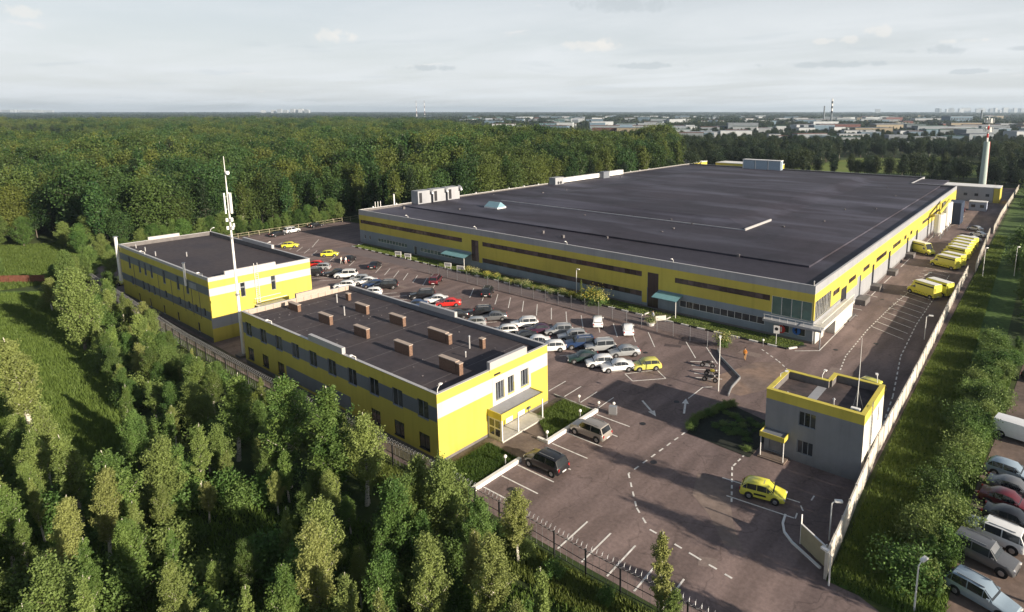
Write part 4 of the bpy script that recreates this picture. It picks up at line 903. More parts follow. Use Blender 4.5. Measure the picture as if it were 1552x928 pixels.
for k in range(3): MB().box(-8.6 + k * 5.9, -3.2 + k * 5.9, -1.5, 1.5, .3, 4.2).build('casing', mat('pale_blue_casing', (.30, .38, .46), .5, .1), t)
MB().box(-8.8, 8.8, -1.7, 1.7, 4.2, 4.5).build('roof_cap', M_WHITE, t)
for k in range(4): MB().box(-8.75 + k * 5.85, -8.45 + k * 5.85, -1.56, -1.5, .0, 4.2).build('post', M_WHITE, t)
t = thing('skylight', 'small pale blue glass skylight on the warehouse roof', 'skylight', (-118.4, 113, 8.62))
MB().box(-2.5, 2.5, -1.6, 1.6, 0, .35).build('curb', M_WHITE, t)
b = MB(); b.face([(-2.5, -1.6, .36), (2.5, -1.6, .36), (2.1, -.2, 1.6), (-2.1, -.2, 1.6)]); b.face([(2.5, 1.6, .36), (-2.5, 1.6, .36), (-2.1, .2, 1.6), (2.1, .2, 1.6)]); b.face([(2.5, -1.6, .36), (2.5, 1.6, .36), (2.1, .2, 1.6), (2.1, -.2, 1.6)]); b.face([(-2.5, 1.6, .36), (-2.5, -1.6, .36), (-2.1, -.2, 1.6), (-2.1, .2, 1.6)]); b.face([(-2.1, -.2, 1.6), (2.1, -.2, 1.6), (2.1, .2, 1.6), (-2.1, .2, 1.6)])
b.build('glass', mat('sky_glass', (.18, .30, .36), .15, .05, 1, spec=.7), t)
# filter plant beside the sunlit wall
t = thing('filter_plant', 'white dust filter towers with ducts by the sunlit warehouse wall', 'filter plant', (-23.6, 186, 0))
for k, (y, h, r) in enumerate(((0, 6.6, 1.1), (5.5, 6.2, .9), (13, 8.2, 1.0), (18.5, 7.9, .9))):
    MB().tube((0, y, 1.6), (0, y, h), r, n=14).tube((0, y, 1.6), (0, y, .7), r, .3, n=14).build('filter_tower', M_WHITE, t)
    for a in (.8, 2.4, 3.9, 5.5): MB().tube((r * math.cos(a), y + r * math.sin(a), 0), (r * math.cos(a), y + r * math.sin(a), 2), .08, n=5).build('leg', M_GALV, t)
MB().tube((-2.3, 0, 6), (0, 0, 6.4), .35, n=8).tube((0, 0, 6.9), (0, 18.5, 8.5), .4, n=8).build('duct', M_YEL, t)
t = thing('container', 'tall dark blue filter housing behind the white towers', 'container', (-22.8, 212, 0)); MB().box(-1.9, 1.9, -4, 4, 0.8, 7.2).build('body', mat('dark_blue', (.03, .045, .08), .6, .1), t)
for sx in (-1.7, 1.7):
    for sy in (-3.8, 3.8): MB().box(sx - .12, sx + .12, sy - .12, sy + .12, 0, .8).build('leg', M_GALV, t)
# far annex, yard buildings
def shed(x0, x1, y0, y1, h, wallm, roofm, label, cat='building', nm='shed', bandm=None, windows=0, grp=None):
    t = thing(nm, label, cat, ((x0 + x1) / 2, (y0 + y1) / 2, 0), 0, grp); a, c = (x1 - x0) / 2, (y1 - y0) / 2
    MB().box(-a, a, -c, c, 0, h).build('wall', wallm, t); MB().box(-a - .1, a + .1, -c - .1, c + .1, h, h + .25).build('roof', roofm, t)
    if bandm: MB().box(-a - .03, a + .03, -c - .03, c + .03, h * .62, h * .95).build('band', bandm, t)
    if windows:
        g = MB().box(-.6, .6, -.03, .03, 0, 1.0).mesh('window', M_GLASS)
        for k in range(windows): inst('window', g, t, (-a + (k + .5) * 2 * a / windows, -c - .035, h * .4))
    return t
shed(-38.9, -17.5, 272, 282, 5.6, M_GREYC, M_WHITE, 'low grey yard building at the far end of the service road', bandm=None, windows=6)
shed(-17.4, -15.4, 272, 282, 5.6, M_YEL, M_WHITE, 'small yellow block at the end of the low grey yard building')
shed(-22.6, -17.4, 247, 250.5, 3.0, mat('cabin_blue', (.28, .32, .42), .6, .1), M_WHITE, 'small pale blue cabin in the far yard', 'cabin', 'cabin', windows=2)
shed(-186, -150, 282, 300, 7.5, M_YEL, M_WHITE, 'low yellow hall behind the left end of the warehouse', bandm=None)
shed(-145, -112, 300, 312, 7.0, M_YEL, M_WHITE, 'yellow hall right behind the warehouse, left of the pale blue unit')

# ------------------------------------------------------------------ concrete fence: every panel a part
FN = thing('concrete_fence', 'long pale concrete panel fence running away along the right side', 'fence', (-11, 42, 0))
pm = MB().box(-.07, .07, .02, 2.43, 0, 2.2).box(-.11, .11, -.0, .018, 0, 2.3)
pmesh = [pm.mesh('fence_panel', M_FENCE)]
pts = [(-10.4, 42.0), (-11.3, 62), (-11.5, 86), (-12.1, 118), (-12.4, 146.5)], [(-11.3, 150.5), (-11.8, 168), (-12.6, 199)], [(-12.0, 202), (-12.4, 236), (-11.9, 327)]
rf = random.Random(8)
for run in pts:
    for (xa, ya), (xb, yb) in zip(run[:-1], run[1:]):
        L = math.hypot(xb - xa, yb - ya); n = round(L / 2.45); a = math.atan2(yb - ya, xb - xa) - R(90)
        for k in range(n):
            t0 = k / n; o = inst('fence_panel', pmesh[0], FN, (xa + (xb - xa) * t0 + rf.uniform(-.02, .02) + 11, ya + (yb - ya) * t0 - 42, rf.uniform(-.05, .03)), a + rf.uniform(-.008, .008), (1, L / n / 2.45, 1))
for (x, y) in ((-12.0, 148.5), (-12.3, 200.5)): pass
gp = thing('gate_panel', 'beige sheet gate leaf leaning across to the concrete fence', 'gate', (-13.1, 44.7, 0), math.atan2(-1.5, 2.4))
MB().box(0, 2.75, -.04, .04, .1, 1.75).build('sheet', M_BEIGE, gp); MB().box(-.06, .0, -.05, .05, 0, 2.6).build('post', M_WHITE, gp); MB().box(2.75, 2.82, -.05, .05, 0, 2.0).build('post', M_WHITE, gp); MB().box(0, 2.75, -.06, .06, 1.75, 1.82).build('rail', M_WHITE, gp)

# ------------------------------------------------------------------ wire fence with coiled wire in front of the offices
WF = thing('wire_fence', 'dark post and rail fence topped with coiled wire along the wood', 'fence', (-75, 31, 0))
fp = [(-150, 33.4), (-120, 32.2), (-97, 31.4), (-75, 31.4), (-45.7, 31.9), (-31, 31.9), (-24.7, 31.7), (-18.6, 31.9), (-14, 31.8)]
pst = MB().box(-.05, .05, -.05, .05, 0, 2.25).mesh('post', M_DARKM)
rails = MB(); coil = MB(); mesh_ = MB()
for (xa, ya), (xb, yb) in zip(fp[:-1], fp[1:]):
    n = max(1, round((xb - xa) / 3)); 
    for k in range(n):
        t0, t1 = k / n, (k + 1) / n; xk, yk = xa + (xb - xa) * t0, ya + (yb - ya) * t0; xj, yj = xa + (xb - xa) * t1, ya + (yb - ya) * t1
        inst('post', pst, WF, (xk + 75, yk - 31, 0))
        for z in (.25, 1.2, 2.1): rails.tube((xk + 75, yk - 31, z), (xj + 75, yj - 31, z), .028, n=4)
    L = xb - xa; m = int(L / .6)
    for k in range(m):
        t = k / m; x, y = xa + (xb - xa) * t + 75, ya + (yb - ya) * t - 31
        mesh_.box(x - .008, x + .008, y - .008, y + .008, .25, 2.1)
    m = int(L / .45) * 7; prev = None
    for k in range(m + 1):
        t = k / m; a = k * 2 * math.pi / 7; x, y = xa + (xb - xa) * t + 75, ya + (yb - ya) * t - 31
        p = (x, y + .24 * math.cos(a), 2.42 + .24 * math.sin(a))
        if prev: coil.tube(prev, p, .012, n=3, cap=False)
        prev = p
rails.build('rail', M_DARKM, WF); o = mesh_.build('wire_mesh', M_GALV, WF); o['kind'] = 'stuff'; coil.build('coiled_wire', M_GALV, WF)
WF2 = thing('walkway_fence', 'tall thin mesh fence between the walkway and the parked cars', 'fence', (-70, 79.2, 0))
b = MB(); ps = MB().tube((0, 0, 0), (0, 0, 2.4), .045, n=6).mesh('post', M_GALV)
for k in range(23):
    x = -104 + k * 3.0; y = 79.5 - max(0, (x + 60)) * .07; inst('post', ps, WF2, (x + 70, y - 79.2, 0))
    x2 = x + 3.0; y2 = 79.5 - max(0, (x2 + 60)) * .07
    if k < 22:
        for j in range(7): b.tube((x + 70, y - 79.2, .1 + j * .36), (x2 + 70, y2 - 79.2, .1 + j * .36), .011, n=3, cap=False)
        for j in range(12): t = j / 12; b.tube((x + 70 + 3 * t, y - 79.2 + (y2 - y) * t, .1), (x + 70 + 3 * t, y - 79.2 + (y2 - y) * t, 2.26), .011, n=3, cap=False)
b.build('wire_mesh', M_DARKM, WF2)['kind'] = 'stuff'
rf3 = thing('sheet_fence', 'low rusty red sheet fence at the edge of the field', 'fence', (-161, 27, 0), R(40))
rpan = MB().box(-1.05, 1.05, -.03, .03, 0, 1.7).mesh('sheet', M_RUST)
for k in range(6): inst('sheet', rpan, rf3, (-6 + k * 2.15, (k % 2) * .08, 0))
tag(MB().obox(-154.5, 31.2, 2.6, 1.6, 0, 1.2, .5).obox(-154.5, 31.2, 2.8, 1.8, 1.2, 1.35, .5, 1).build('crate', [M_RUST, M_CREAM]), 'pale topped crate at the end of the rusty fence', 'crate')
bf = thing('back_fence', 'pale low railing along the far left edge of the car park', 'fence', (-176, 84, 0))
for k in range(16):
    y = 66 + k * 2.8; x = -175.2 - .04 * k
    MB().box(x + 176 - .05, x + 176 + .05, y - 84, y - 84 + .1, 0, 1.3).build('post', M_BEIGE, bf)
MB().tube((.8, -18, 1.25), (.2, 24.5, 1.25), .05, n=5).tube((.8, -18, .6), (.2, 24.5, .6), .04, n=5).build('rail', M_BEIGE, bf)

# ------------------------------------------------------------------ masts, chimneys
t = thing('antenna_mast', 'tall white tapering antenna mast between the two yellow offices', 'mast', (-88.6, 35.4, 0))
MB().tube((0, 0, 0), (0, 0, 9), .22, .19, n=12).tube((0, 0, 9), (0, 0, 17), .17, .14, n=12).tube((0, 0, 17), (0, 0, 24), .13, .09, n=10).tube((0, 0, 24), (0, 0, 28.1), .07, .035, n=8).build('pole', M_WHITE, t)
for z in (9, 17): MB().tube((0, 0, z - .15), (0, 0, z + .15), .28 if z == 9 else .22, n=12).build('flange', M_GALV, t)
MB().obox(0, 0, 1.6, 1.6, 0, .35, 0).build('footing', M_PLINTH, t)
for k, a in enumerate((.4, 2.5, 4.6)): 
    c, s = math.cos(a), math.sin(a); o = MB().obox(.42 * c, .42 * s, .16, .30, 20.4, 23.2, a).build('panel_antenna', M_WHITE, t)
    MB().tube((0, 0, 21), (.4 * c, .4 * s, 21), .03, n=4).tube((0, 0, 22.7), (.4 * c, .4 * s, 22.7), .03, n=4).build('bracket', M_GALV, o)
for z in (18.2, 19.3): 
    for a in (.2, 2.3, 4.4): MB().obox(.35 * math.cos(a), .35 * math.sin(a), .28, .28, z, z + .45, a).build('radio_unit', M_WHITE, t)
for (z, a, r) in ((25.9, .3, .26), (18.7, 1.2, .3)): MB().tube((.28 * math.cos(a), .28 * math.sin(a), z), (.5 * math.cos(a), .5 * math.sin(a), z), r, n=12).build('dish', M_WHITE, t)
t = thing('antenna_tower', 'thick pale green antenna tower with a red and white lattice top', 'tower', (-24.9, 318, 0))
M_PGREEN = mat('pale_green', (.38, .46, .43), .6, .06)
MB().tube((0, 0, 0), (0, 0, 10.5), 1.45, 1.35, n=20).tube((0, 0, 10.5), (0, 0, 21), 1.3, 1.15, n=20).build('shaft', M_PGREEN, t)
MB().tube((1.3, .5, 0.2), (1.15, .45, 21), .14, n=6).build('cable_tray', M_RED, t)
for k, z in enumerate((21, 22.7, 24.4, 26.1)): 
    MB().tube((0, 0, z), (0, 0, z + 1.7), .42 - .04 * k, n=8).build('lattice_section', M_RED if k % 2 else M_WHITE, t)
for z in (25.2, 29.0):
    MB().tube((0, 0, z), (0, 0, z + .12), 1.6, n=12).build('ring_platform', M_WHITE, t)
    for k in range(6): a = k * 1.047; MB().obox(1.7 * math.cos(a), 1.7 * math.sin(a), .3, .45, z + .2, z + 2.0, a).build('panel_antenna', M_WHITE, t)
MB().tube((0, 0, 27.8), (0, 0, 31.4), .2, n=8).build('lattice_section', M_WHITE, t)

def street_lamp(loc, h, rz, label, arm=.9, cat='street lamp', grp=None):
    t = thing('street_lamp', label, cat, loc, rz, grp)
    MB().tube((0, 0, 0), (0, 0, h), .07, .05, n=8).build('pole', M_WHITE, t); MB().tube((0, 0, h), (arm, 0, h + .25), .04, n=6).build('arm', M_WHITE, t)
    MB().box(arm - .1, arm + .5, -.14, .14, h + .17, h + .32).build('lamp_head', M_WHITE, t); return t
street_lamp((-13.1, 100.3, 0), 3.6, 0.3, 'short lamp post with a pale head inside the fence beyond the gatehouse', .4)
street_lamp((-11.4, 46.5, 0), 3.3, .5, 'thin lamp post inside the fence near the gate panel', .3)
street_lamp((-10.0, 41.6, 0), 2.4, 2.8, 'short camera post at the near end of the concrete fence', .3, 'camera post')
street_lamp((-4.6, 42.7, 0), 3.6, 1.2, 'lamp post leaning in the grass by the dirt lot', .4)
street_lamp((-30.3, 65.6, 0), 6.6, 2.0, 'tall grey lamp post between the bollards and the gatehouse', .3)
street_lamp((-9.7, 147, 0), 6.0, 1.0, 'thin white pole outside the jog in the fence', .2, 'pole')
street_lamp((-4.5, 152, 0), 6.0, 1.0, 'thin white pole among the dark bushes on the right', .2, 'pole')
street_lamp((-69.8, 87.0, 0), 4.6, 0, 'thin white pole on the lawn strip mid way along the warehouse', .2, 'pole')
for i, (x, y, lab) in enumerate(((-39.1, 52.7, 'at the curved kerb corner'), (-39.6, 49.9, 'behind the silver off roader'), (-39.5, 44.2, 'at the path gap'), (-39.7, 38.3, 'on the lawn behind the black off roader'), (-37.6, 53.6, 'standing on the asphalt beside a grey box'), (-41.9, 52.6, 'on the lawn edge nearest the yellow wall'), (-31.5, 82.9, 'near the warehouse corner'))):
    t = thing('bollard_lamp', 'short bollard lamp with a white globe ' + lab, 'bollard lamp', (x, y, .02), 0, 'globe bollard lamps')
    MB().tube((0, 0, 0), (0, 0, .85), .05, n=8).build('post', M_GALV, t); MB().ball((0, 0, .98), .18).build('globe', M_WHITE, t)
t = thing('utility_box', 'grey metal box beside the globe lamp on the asphalt', 'utility box', (-37.3, 53.0, 0), .4); MB().box(-.45, .45, -.25, .25, .1, 1.0).build('casing', M_GALV, t); MB().box(-.5, .5, -.3, .3, 0, .1).build('base', M_PLINTH, t)
# signs on the lawn
for i, (x, y) in enumerate(((-121.6, 84.4), (-117.9, 84.4), (-103.6, 84.3), (-99.4, 84.2))):
    t = thing('parking_sign', 'white framed low sign board on the lawn edge, %s from the left' % ('first', 'second', 'third', 'fourth')[i], 'sign', (x, y, .1), .35, 'low white signs on the lawn strip')
    for sx in (-.7, .7): MB().box(sx - .04, sx + .04, -.04, .04, 0, 1.15).build('leg', M_WHITE, t)
    MB().box(-.85, .85, -.03, .03, .55, 1.35).build('board', M_WHITE, t); MB().box(-.72, .72, -.04, -.03, .66, 1.24).build('face', M_GALV, t)
t = thing('warning_sign', 'white square sign on a thin post at the end of the lawn', 'sign', (-30.2, 84.6, .1), .2)
MB().tube((0, 0, 0), (0, 0, 2.9), .04, n=6).build('post', M_WHITE, t); o = MB().box(-.42, .42, -.05, -.0, 1.7, 2.9).build('board', M_WHITE, t); MB().tube((0, -.06, 2.4), (0, -.051, 2.4), .26, n=14).build('mark', M_BLACKP, o)
t = thing('barrier_board', 'pale slanted board beside the warehouse entrance', 'board', (-48.9, 82.9, 0), .9); MB().box(-.9, .9, -.04, .04, .3, 1.1).build('board', M_CREAM, t); MB().box(-.8, -.72, -.05, .05, 0, .3).box(.72, .8, -.05, .05, 0, .3).build('leg', M_GALV, t)
# flower pot, bins at the entrance
t = thing('flower_planter', 'white planter with yellow flowers at the walkway entrance', 'planter', (-49.4, 80.6, 0)); MB().tube((0, 0, 0), (0, 0, .55), .5, .75, n=12).build('pot', M_WHITE, t)
PLANTER = t

# ------------------------------------------------------------------ vehicles
def loft_car(kind):
    P = dict(
        sedan=dict(L=4.4, W=1.74, sill=.28, belt=.90, hood=.74, fr=2.2, cowl=.85, rf=.25, rr=-.95, rb=-1.55, tr=-2.1, trz=.96, H=1.43),
        hatch=dict(L=3.9, W=1.68, sill=.28, belt=.93, hood=.80, fr=1.95, cowl=.95, rf=.40, rr=-1.35, rb=-1.85, tr=-1.9, trz=.93, H=1.47),
        wagon=dict(L=4.5, W=1.74, sill=.28, belt=.92, hood=.76, fr=2.25, cowl=.90, rf=.30, rr=-1.75, rb=-2.12, tr=-2.2, trz=.92, H=1.50),
        suv=dict(L=4.5, W=1.84, sill=.38, belt=1.08, hood=.98, fr=2.25, cowl=1.05, rf=.55, rr=-1.85, rb=-2.15, tr=-2.2, trz=1.05, H=1.72),
        van=dict(L=5.2, W=1.95, sill=.35, belt=1.25, hood=1.05, fr=2.6, cowl=1.85, rf=1.05, rr=-2.5, rb=-2.57, tr=-2.6, trz=1.2, H=1.98),
        boxvan=dict(L=6.0, W=2.1, sill=.4, belt=1.35, hood=1.15, fr=3.0, cowl=2.2, rf=1.5, rr=-2.9, rb=-2.97, tr=-3.0, trz=1.3, H=2.75))[kind]
    w = P['W'] / 2; H_, bz = P['H'], P['belt']
    st = [(P['fr'], P['sill'] + .1, .55, P['hood'] - .22, .80), (P['fr'] - .12, P['sill'], .6, P['hood'] - .04, .93), ((P['fr'] + P['cowl']) / 2, P['sill'], bz - .1, P['hood'] + .06, .97),
          (P['cowl'], P['sill'], bz, bz + .04, 1.0), (P['rf'], P['sill'], bz, H_, 1.0), ((P['rf'] + P['rr']) / 2, P['sill'], bz, H_ + .03, 1.0), (P['rr'], P['sill'], bz, H_ - .03, 1.0),
          (P['rb'], P['sill'], bz, P['trz'] + .04, .98), (P['tr'] + .02, P['sill'], bz - .05, P['trz'], .95), (-P['L'] / 2 - .04, P['sill'] + .1, .6, P['trz'] - .22, .85)]
    b = MB(); rings = []
    for (x, zl, zb, zt, ws) in st:
        ww = w * ws; green = zt > bz + .2; wt = ww * (.80 if kind not in ('van', 'boxvan') else .92) if green else ww * .90
        zb = min(zb, zt - .05)
        rings.append([(x, -ww * .94, zl), (x, -ww, (zl + zb) / 2), (x, -ww * .985, zb), (x, -wt, zt - (.04 if green else .015)), (x, -wt * .75, zt + .02), (x, wt * .75, zt + .02), (x, wt, zt - (.04 if green else .015)), (x, ww * .985, zb), (x, ww, (zl + zb) / 2), (x, ww * .94, zl)])
    i0 = len(b.v)
    for r in rings: b.v += r
    n = 10
    for a in range(len(rings) - 1):
        for k in range(n):
            k2 = (k + 1) % n; b.f.append((i0 + a * n + k, i0 + a * n + k2, i0 + (a + 1) * n + k2, i0 + (a + 1) * n + k)); b.m.append(0)
    b.f.append(tuple(i0 + k for k in reversed(range(n)))); b.m.append(0)
    b.f.append(tuple(i0 + (len(rings) - 1) * n + k for k in range(n))); b.m.append(0)
    root = thing(kind, '', 'car'); 
    bo = b.build('body', paint('white'), root)
    for p in bo.data.polygons: p.use_smooth = True
    try: bo.data.set_sharp_from_angle(angle=R(38))
    except Exception: pass
    def quad_inset(q, off, f=.06):
        q = [Vector(p) for p in q]; c = sum(q, Vector()) / 4; nrm = (q[1] - q[0]).cross(q[3] - q[0]).normalized()
        mid = c.copy(); mid.y = 0
        out_ = nrm if (c + nrm - Vector((0, 0, .8))).length > (c - nrm - Vector((0, 0, .8))).length else -nrm
        return [tuple(p + (c - p) * f + out_ * off) for p in q]
    def G_(a, k, e=0): return Vector(rings[a][k])
    # windscreen and rear window, side windows
    g = MB(); q = [G_(3, 3), G_(3, 6), G_(4, 6), G_(4, 3)]; g.face(quad_inset(q, .03, .07)); g.build('windscreen', M_CARGLASS, root)
    if kind in ('sedan', 'hatch', 'wagon', 'suv'):
        g = MB(); q = [G_(6, 3), G_(6, 6), G_(7, 6), G_(7, 3)]; g.face(quad_inset(q, .03, .13)); g.build('rear_window', M_CARGLASS, root)
    for s in (0, 1):
        kb_, kt = (2, 3) if s == 0 else (7, 6); g = MB()
        last = 7 if kind in ('sedan', 'hatch', 'wagon', 'suv') else 4
        if last == 7:
            for a in range(3, 7):
                A, B, C_, D_ = G_(a, kb_), G_(a + 1, kb_), G_(a + 1, kt), G_(a, kt)
                for p in (A, B): p.z += .03
                if a == 6: B = A.lerp(B, .75); C_ = D_.lerp(C_, .62); C_.z = max(C_.z, B.z + .02)
                if a == 3: A = A.lerp(B, .12); D_ = D_.lerp(C_, .25)
                g.face(quad_inset([A, B, C_, D_], .02, .07))
        else:
            A, B = G_(3, kb_), G_(4, kb_); C_, D_ = G_(4, kt), G_(3, kt); B = B.lerp(G_(5, kb_), .22); C_ = C_.lerp(G_(5, kt), .22); A.z += .05; B.z += .05; C_.z -= (.2 if kind == 'van' else .75); D_ = A.lerp(C_, .12); D_.z = A.z + .05
            g.face(quad_inset([A, B, C_, D_], .03, .05))
        g.build('side_window', M_CARGLASS, root)
    r = .31 if kind in ('sedan', 'hatch', 'wagon') else .36
    for sx in (P['fr'] - .82, -P['L'] / 2 + .82):
        for sy in (-1, 1):
            y0, y1 = sy * (w - .20), sy * (w + .015)
            whl = MB().tube((0, -.0, 0), (0, (y1 - y0), 0), r, n=16).build('wheel', M_TYRE, root); whl.location = (sx, y0, r)
            MB().tube((0, (y1 - y0), 0), (0, (y1 - y0) + sy * .012, 0), r * .60, r * .55, n=10).build('rim', M_RIM, whl)
            MB().tube((sx, sy * (w - .12), r + .03), (sx, sy * (w + .004), r + .03), r + .07, n=18).build('wheel_arch', M_BLACKP, root)
    for sy in (-1, 1):
        MB().obox(P['fr'] - .09, sy * w * .66, .16, .34, P['hood'] - .27, P['hood'] - .10, -sy * .25).build('headlight', M_LAMP, root)
        MB().box(-P['L'] / 2 - .03, -P['L'] / 2 + .1, sy * w * .78 - .10, sy * w * .78 + .08, P['trz'] - .32, P['trz'] - .05).build('tail_light', M_TAIL, root)
        MB().box(P['cowl'] - .35, P['cowl'] - .15, sy * (w + .02) - .09, sy * (w + .02) + .09, bz + .02, bz + .16).build('mirror', paint('white'), root)
    MB().box(-P['L'] / 2 - .075, -P['L'] / 2 - .03, -.26, .26, .52, .64).build('number_plate', M_PLATE, root)
    MB().box(P['fr'] - .02, P['fr'] + .02, -w * .45, w * .45, .40, .58).build('grille', M_BLACKP, root)
    if kind in ('suv', 'wagon'):
        for sy in (-1, 1): MB().box(-1.5, .3, sy * w * .62 - .02, sy * w * .62 + .02, H_ + .03, H_ + .09).build('roof_rail', M_GALV, root)
    if kind == 'boxvan':
        MB().box(-2.9, 1.35, -.86, .86, H_ + .025, H_ + .07).build('white_roof', M_WHITE, root)
        for sy in (-1, 1):
            MB().box(-2.8, 1.2, sy * w * 1.003 - .012, sy * w * 1.003 + .012, 2.18, 2.42).build('dark_stripe', M_BLACKP, root)
            o = MB()
            for k in range(11): o.box(-2.75 + k * .38, -2.56 + k * .38, sy * w * 1.006 - .012, sy * w * 1.006 + .012, .62 + (k % 2) * .12, .74 + (k % 2) * .12)
            o.build('checker_stripe', M_BLACKP, root)
        MB().box(-3.06, -3.03, -.8, .8, 1.35, 2.2).build('rear_panel', paint('vanyellow'), root)
    return root
PROTO = {}
NAME = dict(sedan='sedan_car', hatch='hatchback_car', wagon='estate_car', suv='off_road_car', van='panel_van', boxvan='high_roof_van')
CATN = dict(sedan='car', hatch='car', wagon='car', suv='car', van='van', boxvan='van')
def car(kind, col, x, y, head, label, group=None, z=.02):
    if kind not in PROTO: PROTO[kind] = loft_car(kind); root = PROTO[kind]
    else: root = copy_tree(PROTO[kind])
    root.name = NAME[kind]; root['category'] = CATN[kind]
    root.location = (x, y, z); root.rotation_euler = (0, 0, R(head)); root['label'] = label
    if group: root['group'] = group
    for c in root.children:
        if c.name.startswith('body') or c.name.startswith('mirror') or c.name.startswith('rear_panel'):
            c.material_slots[0].link = 'OBJECT'; c.material_slots[0].material = paint(col)
    return root
GA = 'cars parked in the packed row between the offices and the walkway'
GB = 'cars parked along the walkway fence'
GC = 'cars parked on the dirt lot'
